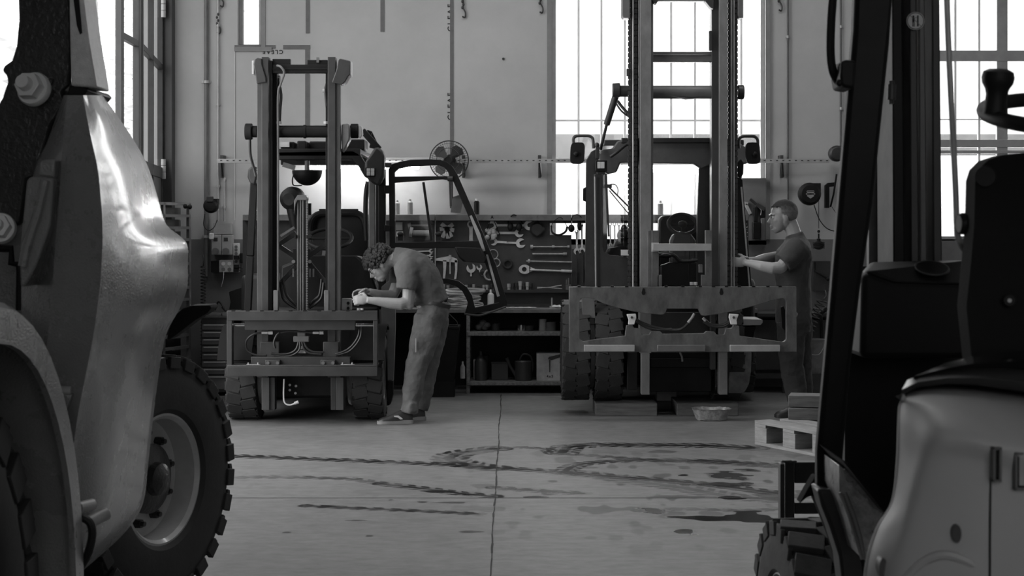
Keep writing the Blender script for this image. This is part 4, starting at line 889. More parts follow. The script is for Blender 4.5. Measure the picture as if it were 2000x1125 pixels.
# axle, wheels, belly
dw = 13.22
for px0,px1,axd in ((444,504,-1),(690,750,1)):
    c = V((wx(px0,13.05)+wx(px1,13.05))/2, 13.25, .335); W_ = wx(px1,13.05)-wx(px0,13.05)
    wheel(LT, c, (axd,0,0), .335, W_, .19, nlug=20, lug=.008, fill=.86)
for px0,px1 in ((501,509),(675,687)):
    lb = MB(); cx = (wx(px0,12.95)+wx(px1,12.95))/2; lb.lathe([(0,-.02),(.22,-.02),(.23,0),(.22,.02),(0,.02)],(cx,13.24,.335),(1,0,0),36); lb.build('brake_disc', steel, LT)
lb = MB(); lb.box(wx(505,13.2),wx(690,13.2),13.15,13.45,.17,.50); lb.build('front_axle', black, LT, bev=.02)
lb = MB(); lb.tube(curve([P(555,740,dm-.02),P(554,770,dm-.02),P(556,786,dm-.02),P(565,791,dm-.02),P(576,788,dm-.02)],5),.006,8); lb.cyl(P(575,788,dm-.03),P(583,785,dm-.03),.012,n=10); lb.build('brake_pipe', whitem, LT)
for k,(px,py) in enumerate(((566,752),(578,754),(566,762),(577,768))): 
    lb = MB(); lb.cyl(P(px,py,13.1),P(px,py,13.08),.01,n=8); lb.build('bolt', galv, LT)
# chassis body behind the mast: bonnet, floor, counterweight
lb = MB(); lb.box(wx(505,13.5),wx(742,13.5),13.45,14.0,.30,.86); lb.box(wx(500,13.5),wx(745,13.5),13.9,14.9,.26,1.0); lb.build('chassis', black, LT, bev=.03)
lb = MB(); lb.loft([[V(x,y,z) for x,y in ((wx(482,14.9),14.55),(wx(760,14.9),14.55),(wx(752,14.9),15.1),(wx(490,14.9),15.1))] for z in (.25,.95,1.08)]); lb.build('counterweight', dgrey, LT, bev=.04)
for px,dx in ((500,-1),(735,1)):
    c = V(wx(px,14.5),14.6,.27); wheel(LT, c, (dx,0,0), .27, .18, .15, nlug=16, lug=.016)
# front cowl and lower screen behind the mast
lb = MB(); lb.pp([(545,560),(548,520),(600,500),(700,500),(722,520),(735,560),(745,606),(540,606)],13.5,.25); lb.build('cowl', black, LT, bev=.02)
# fender plates and sill (right side) with rounded foot
lb = MB(); lb.pp([(745,560),(763,545),(772,560),(772,640),(770,700),(768,745),(757,745),(755,640),(745,640)],13.42,.08); lb.build('door_sill_panel', mgrey, LT, bev=.006)
lb = MB(); lb.pp([(757,742),(768,742),(768,770),(763,790),(757,793),(754,770)],13.40,.08); lb.build('step_foot', black, LT, bev=.01)
for px0,px1 in ((440,505),(688,757)):
    lb = MB(); cx0,cx1 = wx(px0,13.25),wx(px1,13.25); r = []
    for k in range(11):
        a = PI*.12+PI*.66*k/10; rr_ = .385; r.append([V(cx0,13.25-math.cos(a)*rr_,.335+math.sin(a)*rr_),V(cx1,13.25-math.cos(a)*rr_,.335+math.sin(a)*rr_),V(cx1,13.25-math.cos(a)*(rr_+.015),.335+math.sin(a)*(rr_+.015)),V(cx0,13.25-math.cos(a)*(rr_+.015),.335+math.sin(a)*(rr_+.015))])
    lb.loft(r); lb.build('mudguard', matteb, LT)
lb = MB(); lb.pb(667,686,583,606,13.0,.08); vb = lb.build('valve_bank', galv, LT, bev=.004)
for px,py in ((680,592),(680,602)): 
    lb = MB(); lb.cyl(P(px,py,13.0),P(px,py,12.99),.012,n=10); lb.build('port', black, vb)
for px in (700,707):
    lb = MB(); lb.cyl(P(px,606,13.0),P(px,602,13.0),.012,n=10); lb.build('cap', whitem, LT)
# cab: pillars, roof
yc = 13.55
lb = MB(); lb.bar(P(727,345,yc),P(727,600,yc),.055,.055,(1,0,0)); lb.build('cab_pillar', mgrey, LT, bev=.008)
lb = MB(); lb.bar(P(746,330,yc-.05),P(747,600,yc-.05),.055,.06,(1,0,0)); lb.build('cab_pillar', black, LT, bev=.008)
lb = MB(); lb.bar(P(497,350,yc),P(489,500,yc),.05,.06,(1,0,0)); lb.bar(P(489,500,yc),P(482,640,yc),.05,.06,(1,0,0)); lb.build('cab_pillar', black, LT, bev=.008)
lb = MB(); lb.tube(curve([P(719,355,yc+.1),P(715,380,yc+.1),P(714,430,yc+.1),P(716,470,yc+.1)]),.02,10); lb.build('grab_handle', black, LT)
for px in (536,733):
    lb = MB(); lb.bar(P(px,330,15.0),P(px,520,15.0),.06,.07,(1,0,0)); lb.build('rear_cab_pillar', black, LT, bev=.008)
lb = MB()
lb.pp([(505,296),(690,293),(702,300),(714,320),(728,340),(735,352),(728,354),(712,345),(700,325),(688,312),(505,312)],yc-.05,.10)
lb.build('roof_front', black, LT, bev=.01)
lb = MB()
zr = wz(291,yc)
for k in range(7):
    x = lin(wx(508,yc),wx(700,yc),k/6); lb.box(x-.018,x+.018,yc,14.9,zr-.04,zr)
lb.box(wx(505,yc),wx(705,yc),yc-.05,yc+.03,zr-.06,zr); lb.box(wx(505,yc),wx(705,yc),14.85,14.95,zr-.08,zr); lb.build('overhead_guard', black, LT, bev=.005)
lb = MB(); lb.pb(548,575,277,296,yc+.1,.2); lb.pb(580,598,275,296,yc+.1,.3); lb.pb(604,640,276,292,yc+.2,.2); lb.pb(668,712,272,293,yc+.1,.3); lb.build('roof_box', black, LT, bev=.01)
lb = MB(); lb.pb(547,565,277,287,yc+.06,.03); lb.build('roof_label', galv, LT)
# corner casting and lamp
lb = MB(); lb.pp([(712,318),(722,302),(730,290),(738,286),(747,294),(751,305),(749,345),(742,360),(733,362),(720,352),(712,338)],yc-.22,.16); lb.build('lamp_housing', dgrey, LT, bev=.025)
lb = MB(); lb.pb(713,733,327,345,yc-.26,.05); lmp = lb.build('work_lamp', blackp, LT, bev=.006)
for ox,oy in ((4,4),(12,4),(4,11),(12,11)):
    lb = MB(); lb.pb(714+ox-2,714+ox+5,328+oy-3,328+oy+4,yc-.266,.01); lb.build('led', led_e, lmp, bev=.003)
lb = MB(); lb.pp([(484,330),(492,324),(500,326),(502,345),(498,362),(488,358),(483,346)],yc-.1,.12); lb.build('lamp_housing', dgrey, LT, bev=.02)
# strut arm on the right shoulder
lb = MB(); lb.bar(P(708,255,yc-.1),P(741,292,yc-.12),.05,.045,(0,1,0)); lb.bar(P(716,258,yc),P(737,288,yc),.03,.05,(0,1,0)); lb.build('tilt_strut', black, LT, bev=.008)
lb = MB(); lb.bar(P(716,258,yc-.02),P(726,262,yc-.02),.04,.05,(0,1,0)); lb.bar(P(724,260,yc),P(737,287,yc),.03,.03,(0,1,0)); lb.bar(P(722,285,yc-.02),P(737,288,yc-.02),.03,.03,(0,1,0)); lb.build('linkage', black, LT, bev=.005)
# interior: seat, headrest, steering wheel, round work light, fan
lb = MB(); yi = 14.2
for cx_,w_ in ((633,30),(690,30)):
    pass
lb.pp([(606,480),(605,435),(612,418),(630,411),(690,411),(712,418),(719,440),(720,520),(712,560),(615,560)],yi,.14); lb.build('seat_back', blackp, LT, bev=.04)
lb = MB(); lb.tube(curve([P(607,450,yi-.03),P(611,428,yi-.04),P(625,418,yi-.04),P(650,417,yi-.04)]),.03,10); lb.tube(curve([P(660,417,yi-.04),P(695,417,yi-.04),P(710,428,yi-.04),P(716,455,yi-.03)]),.03,10); lb.build('seat_bolster', black, LT)
lb = MB(); lb.pb(623,699,408,416,yi+.1,.05); lb.build('seat_top_bar', black, LT, bev=.004)
lb = MB(); c = P(644,466,13.9); un = V(0,-.45,.9).normalized(); uu, vv, _ = frame(un); lb.tube([c+uu*(.18*math.cos(2*PI*i/32))+vv*(.18*math.sin(2*PI*i/32)) for i in range(32)],.016,10,True); lb.ell(c-un*.02,(.05,.05,.02)); lb.bar(c+uu*.17,c-uu*.17,.02,.01,un); lb.bar(c,c+vv*.17,.02,.01,un); lb.build('steering_wheel', blackp, LT)
lb = MB(); lb.cyl(c-un*.03, c-un*.4, .03, .05, 14); lb.build('steering_column', black, LT)
t = thing('work_light','dark half-dome lamp hanging inside the left forklift cab','lamp',tuple(P(600,340,14.1)))
lb = MB(); c = P(600,333,14.1); R_ = .125
rings = [[c+V(R_*math.sin(PI/2*k/8+1e-3)*math.cos(2*PI*i/28), R_*math.sin(PI/2*k/8+1e-3)*math.sin(2*PI*i/28), -R_*math.cos(PI/2*k/8)) for i in range(28)] for k in range(9)]
lb.loft(rings); lb.build('shade', black, t)
lb = MB(); lb.cyl(c+V(0,0,0),c+V(0,0,.08),.02,n=12); lb.bar(c+V(-.1,0,.02),c+V(-.20,0,.05),.03,.04); lb.cyl(c+V(0,0,.01),c+V(0,0,.2),.006); lb.build('mount', mgrey, t)
lb = MB(); lb.tube(curve([P(574,340,14.0),P(571,352,14.0),P(574,362,14.0),P(590,362,14.0)]),.006,6); lb.build('wire', black, t)
t = thing('cab_fan','small round dark fan inside the left forklift cab beside the centre pillar','fan',tuple(P(570,400,14.0)))
c = P(571,388,14.0); lb = MB(); lb.lathe([(0,-.07),(.05,-.075),(.09,-.05),(.10,0),(.09,.06),(0,.07)],c,(.3,1,.1),28); lb.build('housing', blackp, t)
lb = MB(); lb.cyl(c+V(0,0,-.08),c+V(.03,0,-.25),.05,.04,14); lb.build('stand', blackp, t)
lb = MB(); lb.bar(P(548,461,13.9),P(575,444,13.9),.02,.02); lb.build('wiper', mgrey, LT)
# inner console in front of the driver
lb = MB(); lb.pp([(606,606),(606,560),(612,520),(640,505),(715,520),(740,606)],13.75,.2); lb.build('console', black, LT, bev=.02)
lb = MB(); lb.pp([(628,520),(640,480),(639,470),(631,478),(626,520)],13.85,.02); lb.build('lever_guard', mgrey, LT)
lb = MB(); lb.pp([(618,560),(620,540),(628,545),(630,562)],13.7,.02); lb.build('pedal_plate', mgrey, LT)
# the door, swung open towards the right
yd = 13.42
DR = MB()
outer = [(761,321),(780,316),(801,312),(842,311),(860,312),(873,316),(884,325),(893,340),(928,420),(970,520),(990,590),(989,598),(984,602),(916,615),(908,612),(908,596),(913,594),(910,582),(903,569),(891,559),(875,554),(854,552),(850,546),(875,546),(895,550),(910,560),(918,572),(924,601),(978,591),(976,586),(940,484),(762,484)]
hole_up = [(771,345),(771,336),(778,330),(802,325),(842,323),(858,323),(868,327),(876,337),(877,344)]
hole_mid = [(771,357),(880,349),(886,356),(934,467),(934,470),(772,474)]
outer = [(759,330),(761,322),(780,316),(801,312),(842,311),(860,312),(873,316),(884,325),(893,340),(932,428),(970,520),(990,590),(989,598),(984,602),(916,615),(908,612),(914,592),(910,582),(903,569),(891,559),(875,554),(854,552),(850,545),(875,546),(895,550),(910,560),(920,575),(926,602),(977,592),(940,484),(762,484)]
# walk order fixed: outline as one loop round the frame
outer = [(759,330),(761,322),(780,316),(801,312),(842,311),(860,312),(873,316),(884,325),(893,340),(932,428),(970,520),(990,590),(989,598),(984,602),(916,615),(908,611),(914,592),(910,582),(903,569),(891,559),(875,554),(854,552),(852,544),(875,544),(896,549),(912,561),(922,577),(928,601),(974,591),(937,484),(761,485)]
DR.pp(outer, yd, .045, [hole_up, hole_mid])
door = DR.build('cab_door', black, LT, bev=.007)
lb = MB(); lb.pp([(887,482),(940,484),(951,507),(948,514),(905,511),(896,503)],yd-.06,.1); lb.build('door_pocket', blackp, door, bev=.012)
lb = MB(); lb.pp([(917,422),(921,420),(938,456),(948,490),(943,491),(934,468)],yd-.004,.01); lb.pp([(949,497),(953,497),(976,578),(971,580)],yd-.004,.01); lb.build('gasket_strip', lgrey, door)
lb = MB(); lb.bar(P(827,356,yd),P(843,470,yd),.015,.02,(1,0,0)); lb.build('gas_strut', black, door)
lb = MB(); lb.bar(P(879,350,yd),P(881,403,yd),.015,.02,(1,0,0)); lb.cyl(P(874,349,yd-.01),P(884,349,yd-.01),.02); lb.build('door_stay', dark, door)
for px in (782,856):
    lb = MB(); lb.pb(px-5,px+5,455,470,yd-.03,.04); lb.ell(P(px,457,yd-.03),(.025,.02,.018)); lb.build('window_latch', blackp, door)
lb = MB(); lb.tube(curve([P(907,613,yd-.04),P(935,616,yd-.06),P(960,609,yd-.05),P(988,599,yd-.02)]),.008,8); lb.build('grab_rail', dgrey, door)
lb = MB(); lb.pp(hole_mid, yd+.02, .004); lb.build('door_glass', cab_glass, door, smooth=False)
lb = MB(); lb.pb(750,762,362,378,yd-.02,.06); lb.pb(750,762,440,452,yd-.02,.06); lb.build('door_hinge', black, door, bev=.003)
lb = MB(); lb.pb(752,764,318,327,yd-.05,.08); lb.build('upper_hinge', dgrey, door, bev=.003)
# ============================================================ right forklift (large)
RT = thing('forklift','large forklift with a tall mast and wide carriage plate in front of the middle window','forklift',(wx(1334,13.6),13.8,0))
dm = 13.25
pale = mat('worn_pale_steel', .095, .45, metal=.1, var=.45, scale=5, stretch=(2,2,1), bump=.1)
def mb(): return MB()
# main rails
for px0,px1 in ((1250,1272),(1405,1421)):
    b = mb(); b.pb(px0,px1,-130,690,dm,.05); b.pb(px0,px0+6,-130,690,dm+.03,.2); b.pb((px0+px1)//2-8,(px0+px1)//2+8,690,771,dm,.12); b.build('outer_rail', mat('mast_haze_steel',.17,.42,metal=.1,var=.3,scale=5,stretch=(2,2,1)), RT, bev=.003)  # rail colour lightened to carry the haze around the window
b = mb(); b.pb(1262,1276,-130,606,dm+.08,.14); b.build('inner_rail', mgrey, RT, bev=.003)
b = mb(); b.pb(1390,1406,-130,606,dm+.08,.14); b.build('inner_rail', dgrey, RT, bev=.003)
b = mb(); b.pb(1231,1247,-130,560,dm+.12,.1); b.build('side_channel', black, RT, bev=.003)
b = mb(); b.pb(1420,1440,-130,560,dm+.12,.1); b.build('side_channel', black, RT, bev=.003)
for px in (1229.5,1242,1424,1438.5):     # leaf chains with gaps
    b = mb(); n_ = 62
    for i in range(n_):
        b.pb(px-2.6,px+2.6,-100+i*10.7,-92+i*10.7,dm+.06,.04)
    b.pb(px-1.3,px+1.3,-100,560,dm+.07,.02); b.build('leaf_chain', dark, RT)
for px in (1236.5,1428.5,1433.5):
    b = mb(); b.cyl(P(px,-100,dm+.05),P(px,560,dm+.05),.0075,n=10); b.build('lift_pipe', steel, RT)
# crossbeams; the mid grey lifts them as window haze would
b = mb(); b.pb(1272,1394,101,121,dm+.10,.06); b.pb(1272,1394,106,109,dm+.09,.02); b.build('upper_crossbeam', mgrey, RT, bev=.006)
b = mb(); b.cyl(P(1270,180,dm+.14),P(1394,180,dm+.14),.052,n=20); b.pp([(1300,186),(1350,192),(1380,190),(1340,194)],dm+.1,.06); b.build('lower_crossbeam', mgrey, RT)
b = mb(); b.pp([(1270,-40),(1274,2),(1282,8),(1286,0),(1286,-40)],dm+.02,.1); b.build('gusset', dgrey, RT, bev=.004)
b = mb(); b.pp([(1375,-40),(1377,2),(1387,14),(1394,18),(1396,-40)],dm+.02,.1); b.build('gusset', dgrey, RT, bev=.004)
b = mb(); b.pb(1284,1380,-6,2,dm+.05,.08); b.build('top_crossbeam', mgrey, RT)
for a,c in ((1215,1230),(1441,1452)):
    b = mb(); b.pp([(a,-60),(a,30),(a+3,35),(c,35),(c,-60)],dm+.03,.16); b.build('chain_guard', mgrey, RT, bev=.006)
b = mb(); b.pb(1224,1230,134,148,dm+.04,.05); b.build('stop', dgrey, RT, bev=.003)
b = mb(); b.pb(1385,1391,60,98,dm+.05,.05); b.build('stop', dgrey, RT, bev=.003)
b = mb(); b.cyl(P(1210,178,dm+.2),P(1230,178,dm+.2),.045,n=20); b.cyl(P(1196,176,dm+.2),P(1211,176,dm+.2),.055,.058,20); b.build('tilt_pivot', dgrey, RT, bev=.006)
b = mb(); b.cyl(P(1440,180,dm+.2),P(1453,180,dm+.2),.058,n=22); b.build('tilt_pivot', dgrey, RT, bev=.01)
b = mb(); b.cyl(P(1203,186,dm+.25),P(1185,243,dm+.35),.028,.026,14); b.cyl(P(1185,243,dm+.35),P(1173,292,dm+.45),.012,n=10); b.tube(curve([P(1206,197,dm+.2),P(1216,210,dm+.2),P(1231,226,dm+.2)]),.012,8); b.tube(curve([P(1204,203,dm+.22),P(1214,217,dm+.2),P(1231,230,dm+.2)]),.008,8); b.build('support_strut', dgrey, RT)
# fork positioner frame in front
df = dm-.06
b = mb(); b.pb(1273,1287,450,560,df,.06); b.pb(1265,1276,450,560,df+.02,.2); b.build('upright', pale, RT, bev=.003)
b = mb(); b.pb(1378,1391,450,560,df,.06); b.build('upright', pale, RT, bev=.003)
b = mb(); b.pb(1275,1390,476,490,df-.05,.05); b.pb(1273,1287,474,492,df-.02,.04); b.build('tie_bar', lgrey, RT, bev=.003)
b = mb(); b.pb(1284,1293,537,560,df,.05); b.pb(1370,1379,537,560,df,.05); b.build('lug', pale, RT, bev=.002)
b = mb(); b.pb(1365,1373,517,533,df+.1,.05); b.build('sensor_box', mgrey, RT, bev=.004)
# the wide carriage plate cut to shape
dc = 13.02
K = lambda pts: [(1080+x*.3912, 400+y*.3912) for x,y in pts]
outer = K([(80,410),(1215,408),(1218,735),(80,735)])
def arc(cx,cy,r,a0,a1,n=5): return [(cx+r*math.cos(math.radians(a0+(a1-a0)*i/n)), cy+r*math.sin(math.radians(a0+(a1-a0)*i/n))) for i in range(n+1)]
hole = arc(155,485,22,180,270)+[(200,468),(250,492),(320,514),(400,532),(470,543),(535,549),(556,546),(565,532),(570,519),(725,519),(732,535),(742,552),(760,555),(830,545),(930,525),(1020,500),(1100,476)]+arc(1143,488,22,270,360)+arc(1145,665,20,0,90)+[(1080,676),(1000,664),(932,655),(930,606),(900,603),(893,616),(862,618),(856,645),(848,649),(818,650),(806,634),(765,632),(755,642),(548,645),(536,632),(488,632),(480,648),(446,649),(440,640),(438,618),(405,615),(400,603),(366,603),(360,655),(280,664),(200,674)]+arc(155,660,22,90,180)
b = mb(); b.pp(outer, dc, .05, [K(hole)]); b.box(wx(1115,dc),wx(1555,dc),dc+.05,dc+.10,wz(572,dc),wz(562,dc)); b.build('carriage_plate', pale, RT, bev=.003, ang=.5)
b = mb()
for x in (1131,1170,1196,1224,1301,1334,1368,1394,1419,1444,1472,1500,1524): b.pb(x-3,x+3,558,561,dc-.002,.03)
b.build('notch', black, RT)
for x in (1257,1409):
    b = mb(); b.pp([(x-1.5,563),(x+1.5,563),(x+4,572),(x+2,576),(x-2,576),(x-4,572)],dc-.003,.01); b.build('locking_slot', black, RT)
for a,c,m_ in ((1141,1240,lgrey),(1284,1378,mgrey),(1426,1524,lgrey)):
    b = mb(); b.pb(a,c,674,687,dc-.03,.06); b.build('lower_hook_bar', m_, RT, bev=.004)
for a in (0,1):
    s = 1 if a == 0 else -1; x = 1234 if a == 0 else 1433
    b = mb(); b.pp([(x-s*10,614),(x+s*8,613),(x+s*9,620),(x+s*5,634),(x-s*7,634),(x-s*6,625)],dc-.02,.04); cl = b.build('hose_clamp', whitem, RT, bev=.004)
    b = mb(); b.cyl(P(x,620,dc-.02),P(x,620,dc-.03),.010,n=8); b.build('bolt', dgrey, cl)
for pts in ([(1242,624),(1262,634),(1290,642),(1320,645),(1335,640),(1350,625)],[(1243,628),(1265,640),(1288,644),(1312,643)],[(1376,624),(1388,633),(1410,635),(1424,628)],[(1374,628),(1390,637),(1412,638),(1426,630)]):
    b = mb(); b.tube(curve([P(x,y,dc+.03) for x,y in pts],5),.011,8); b.build('hose', hose, RT)
for p,q in (((1344,630),(1352,620)),((1352,620),(1356,612)),((1373,621),(1378,627))):
    b = mb(); b.cyl(P(*p,dc+.02),P(*q,dc+.02),.012,.009,10); b.build('hose_fitting', lgrey, RT)
for px in (1351,1359): b = mb(); b.cyl(P(px,557,dm+.1),P(px,551,dm+.1),.016,n=10); b.build('cap', whitem, RT)
# lower mast parts, belly plate, axle
b = mb(); b.pb(1225,1245,688,762,dm+.1,.1); b.pb(1268,1390,688,765,dm+.25,.06); b.pb(1270,1390,700,718,dm+.22,.05); b.build('belly_plate', black, RT, bev=.006)
b = mb(); b.pb(1262,1270,606,700,dm+.1,.1); b.pb(1388,1398,606,722,dm+.1,.1); b.pb(1270,1390,610,700,dm+.3,.05); b.build('lower_frame', dark, RT, bev=.004)
b = mb(); b.tube([P(1328,688,dm+.1),P(1332,697,dm+.1),P(1333,706,dm+.1)],.008,8); b.build('drain_fitting', mgrey, RT)
b = mb(); b.box(wx(1220,13.7),wx(1440,13.7),13.65,14.0,.27,.6); b.build('front_axle', black, RT, bev=.03)
b = mb(); b.pp([(1425,688),(1468,688),(1467,725),(1463,750),(1455,765),(1447,768),(1424,768)],dm+.15,.03); b.build('side_plate', mat('rusty_plate',.14,.6,var=.5,scale=9), RT, bev=.003)
# wheels: twin left, single right
zc = HC-(726-HZ)/F*13.75
for px0,px1,yy,R_ in ((1098,1152,13.72,.40),(1161,1216,13.72,.40)):
    c = V((wx(px0,13.5)+wx(px1,13.5))/2, yy, .10+R_); wheel(RT, c, (-1,0,0), R_, wx(px1,13.4)-wx(px0,13.4), .24, nlug=22, lug=.009, fill=.95)
c = V((wx(1396,13.5)+wx(1452,13.5))/2, 13.72+.05, .5); wheel(RT, c, (1,0,0), .40, .22, .24, nlug=22, lug=.009, fill=.95)
b = mb(); c = V(wx(1156,13.7),13.72,.5); b.lathe([(0,-.02),(.3,-.02),(.3,.02),(0,.02)],c,(1,0,0),36); b.build('wheel_spacer', mgrey, RT)
for px0,px1 in ((1110,1220),(1445,1490)):
    pass
# step plates
b = mb(); b.pp([(1100,621),(1163,620),(1166,633),(1122,632),(1108,628)],dm+.25,.5); b.build('step_plate', lgrey, RT, bev=.004)
b = mb(); b.pp([(1420,626),(1440,623),(1489,624),(1490,630),(1486,635),(1422,636)],dm+.25,.4); b.build('step_plate', lgrey, RT, bev=.004)
b = mb(); b.pp([(1150,633),(1215,633),(1215,690),(1162,690),(1156,670)],dm+.35,.3); b.pp([(1425,636),(1478,636),(1462,690),(1425,690)],dm+.35,.3); b.build('mudguard', black, RT, bev=.01)
b = mb(); b.pp([(1136,576),(1160,565),(1163,622),(1138,622)],dm+.2,.05); b.build('kick_plate', mgrey, RT, bev=.004)
b = mb(); b.pb(1165,1222,575,625,dm+.35,.15); gb = b.build('vent_panel', black, RT, bev=.006)
b = mb()
for k in range(6): b.pb(1180,1197,598+k*4,600+k*4,dm+.345,.01)
b.build('slot', dgrey, gb)
# chassis
b = mb(); b.box(wx(1222,13.9),wx(1440,13.9),13.75,14.2,.35,.95); b.box(wx(1165,14.2),wx(1470,14.2),14.1,14.9,.35,.9); b.build('chassis', black, RT, bev=.03)
b = mb(); b.box(wx(1170,14.8),wx(1470,14.8),14.6,15.12,.3,1.05); b.build('counterweight', dgrey, RT, bev=.05)
for px,dx in ((1190,-1),(1450,1)):
    wheel(RT, V(wx(px,14.6),14.75,.36), (dx,0,0), .3, .2, .17, nlug=16, lug=.018)
# cab
yc = 13.75
b = mb(); b.pp([(1145,312),(1155,296),(1166,290),(1170,330),(1171,560),(1143,560)],yc,.07); b.build('cab_pillar', dark, RT, bev=.006)
b = mb(); b.pp([(1160,340),(1176,340),(1176,480),(1180,492),(1192,498),(1228,502),(1228,565),(1164,565)],yc-.03,.05); b.build('cab_pillar', dark, RT, bev=.006)
b = mb(); b.cyl(P(1162,345,yc-.05),P(1164,560,yc-.05),.008,n=8); b.build('pillar_trim', lgrey, RT)
b = mb(); b.pp([(1145,365),(1139,368),(1139,392),(1145,394)],yc,.05); b.build('door_latch', black, RT, bev=.005)
b = mb(); b.pp([(1365,330),(1372,310),(1395,290),(1395,565),(1362,565),(1362,420)],yc-.03,.08); b.build('cab_pillar', dark, RT, bev=.008)
b = mb(); b.pp([(1440,345),(1450,350),(1468,560),(1440,560)],yc,.08); b.build('cab_pillar', black, RT, bev=.006)
b = mb(); b.bar(P(1448,365,yc-.04),P(1464,560,yc-.04),.012,.012,(1,0,0)); b.build('pillar_trim', galv, RT)
b = mb()
b.pp([(1168,300),(1180,292),(1196,290),(1206,276),(1222,270),(1395,270),(1440,276),(1460,290),(1460,320),(1440,318),(1395,318),(1370,330),(1355,320),(1222,318),(1212,318),(1205,336),(1188,340),(1172,332)],yc-.05,.12); b.build('roof_front', mgrey, RT, bev=.015)
b = mb(); b.pb(1214,1392,269,279,yc-.12,.10); b.tube(curve([P(1192,306,yc-.1),P(1206,296,yc-.13),P(1222,283,yc-.13),P(1240,276,yc-.13)]),.016,8); b.build('roof_edge', dark, RT, bev=.006)
zr = wz(272,yc); b = mb(); b.box(wx(1180,yc),wx(1455,yc),yc+.05,14.95,zr-.05,zr); b.build('roof_panel', dark, RT, bev=.01)
for px in (1178,1440):
    b = mb(); b.bar(P(px,300,15.0),P(px,560,15.0),.07,.07,(1,0,0)); b.build('rear_cab_pillar', dark, RT, bev=.008)
b = mb(); b.pb(1163,1186,313,335,yc-.16,.05); lmp = b.build('work_lamp', blackp, RT, bev=.006)
for ox,oy in ((6,6),(13,6),(6,12),(13,12)):
    b = mb(); b.pb(1163+ox-2,1163+ox+5,313+oy-3,313+oy+4,yc-.168,.01); b.build('led', led_e, lmp, bev=.003)
b = mb(); b.pb(1166,1182,335,341,yc-.12,.05); b.build('lamp_bracket', dark, RT, bev=.003)
b = mb(); b.bar(P(1167,287,yc-.1),P(1167,310,yc-.1),.03,.03,(1,0,0)); b.ell(P(1166,284,yc-.1),(.02,.02,.025)); b.build('lamp_bracket', dark, RT, bev=.003)
b = mb(); b.pp([(1441,318),(1448,310),(1453,318),(1452,340),(1446,348),(1441,345)],yc-.2,.07); b.build('work_lamp', black, RT, bev=.01)
# mirrors on loops
def mirror(cx, cy, arm, flip):
    m_ = mb(); m_.tube(curve([P(x,y,13.42) for x,y in arm],5),.012,8); o = m_.build('mirror_arm', dgrey, RT)
    m_ = mb(); pts = []
    for i in range(24):
        a = 2*PI*i/24; ca, sa = math.cos(a), math.sin(a); e = lambda q,n_=.45: math.copysign(abs(q)**n_, q)
        x = e(ca)*14; y = e(sa)*21; x2 = x+(y*.05*flip); pts.append((cx+x2, cy+y))
    m_.pp(pts, 13.38, .05); mo = m_.build('mirror_shell', blackp, o, bev=.012)
    m_ = mb(); m_.ell(P(cx+3*flip,cy+2,13.37),(.022,.022,.022)); m_.build('mirror_knuckle', black, o)
mirror(1128,299,[(1121,285),(1120,272),(1125,266),(1140,265),(1152,266),(1158,272),(1159,290)],-1)
mirror(1471,299,[(1443,290),(1443,274),(1449,267),(1462,266),(1474,267),(1480,274),(1480,285)],1)
# wiper
b = mb(); b.bar(P(1184,341,yc-.02),P(1189,462,yc-.02),.012,.014,(1,0,0)); b.bar(P(1187,363,yc-.03),P(1228,404,yc-.03),.012,.012,(0,1,0)); b.bar(P(1190,372,yc-.03),P(1228,418,yc-.03),.008,.008,(0,1,0)); b.pb(1180,1195,360,367,yc-.05,.03); b.tube(curve([P(1192,360,yc-.05),P(1202,361,yc-.05),P(1207,370,yc-.05),P(1206,380,yc-.05)]),.004,6); b.build('wiper', dgrey, RT)
b = mb(); b.pb(1178,1362,341,500,yc+.02,.005); b.build('windscreen', cab_glass, RT, smooth=False)
# interior: dash, seat, steering wheel
b = mb(); b.pp([(1183,498),(1186,485),(1215,480),(1290,486),(1290,565),(1230,565),(1228,502)],yc+.25,.1); b.build('side_console', blackp, RT, bev=.02)
b = mb(); b.pb(1213,1229,488,499,yc-.05,.02); b.build('sticker', whitem, RT)
b = mb(); b.ell(P(1219,460,yc+.4),(.06,.08,.06)); b.ell(P(1219,450,yc+.4),(.03,.03,.05)); b.pp([(1198,485),(1205,468),(1219,456),(1235,468),(1240,485)],yc+.35,.1); b.build('gear_housing', blackp, RT, bev=.02)
b = mb(); b.pp([(1287,530),(1287,430),(1292,422),(1330,418),(1360,422),(1364,440),(1364,540)],14.5,.15); b.build('seat_back', black, RT, bev=.04)
b = mb(); c = P(1333,438,14.1); un = V(0,-.72,.7).normalized(); uu,vv,_ = frame(un)
b.tube([c+uu*(.115*math.cos(2*PI*i/32))+vv*(.115*math.sin(2*PI*i/32)) for i in range(32)],.016,10,True); b.bar(c+uu*.11,c-uu*.11,.025,.012,un); b.bar(c,c+vv*.11,.025,.012,un); b.ell(c,(.04,.03,.03)); b.build('steering_wheel', blackp, RT)
b = mb(); b.pp([(1309,520),(1309,470),(1314,458),(1330,452),(1350,456),(1359,470),(1362,520)],14.0,.12); b.build('instrument_pod', dark, RT, bev=.03)
b = mb(); b.pp([(1287,560),(1287,520),(1310,512),(1365,512),(1365,565)],13.95,.1); b.build('dash', black, RT, bev=.02)
for pts in ([(1287,496),(1303,495),(1318,500),(1330,510),(1362,508)],[(1347,490),(1346,520),(1345,556)]):
    b = mb(); b.tube(curve([P(x,y,13.6) for x,y in pts],5),.006 if pts[0][0]>1300 else .016,8); b.build('hose', hose, RT)
b = mb(); b.ell(P(1300,500,13.5),(.05,.03,.02)); b.build('lever_cluster', blackp, RT)
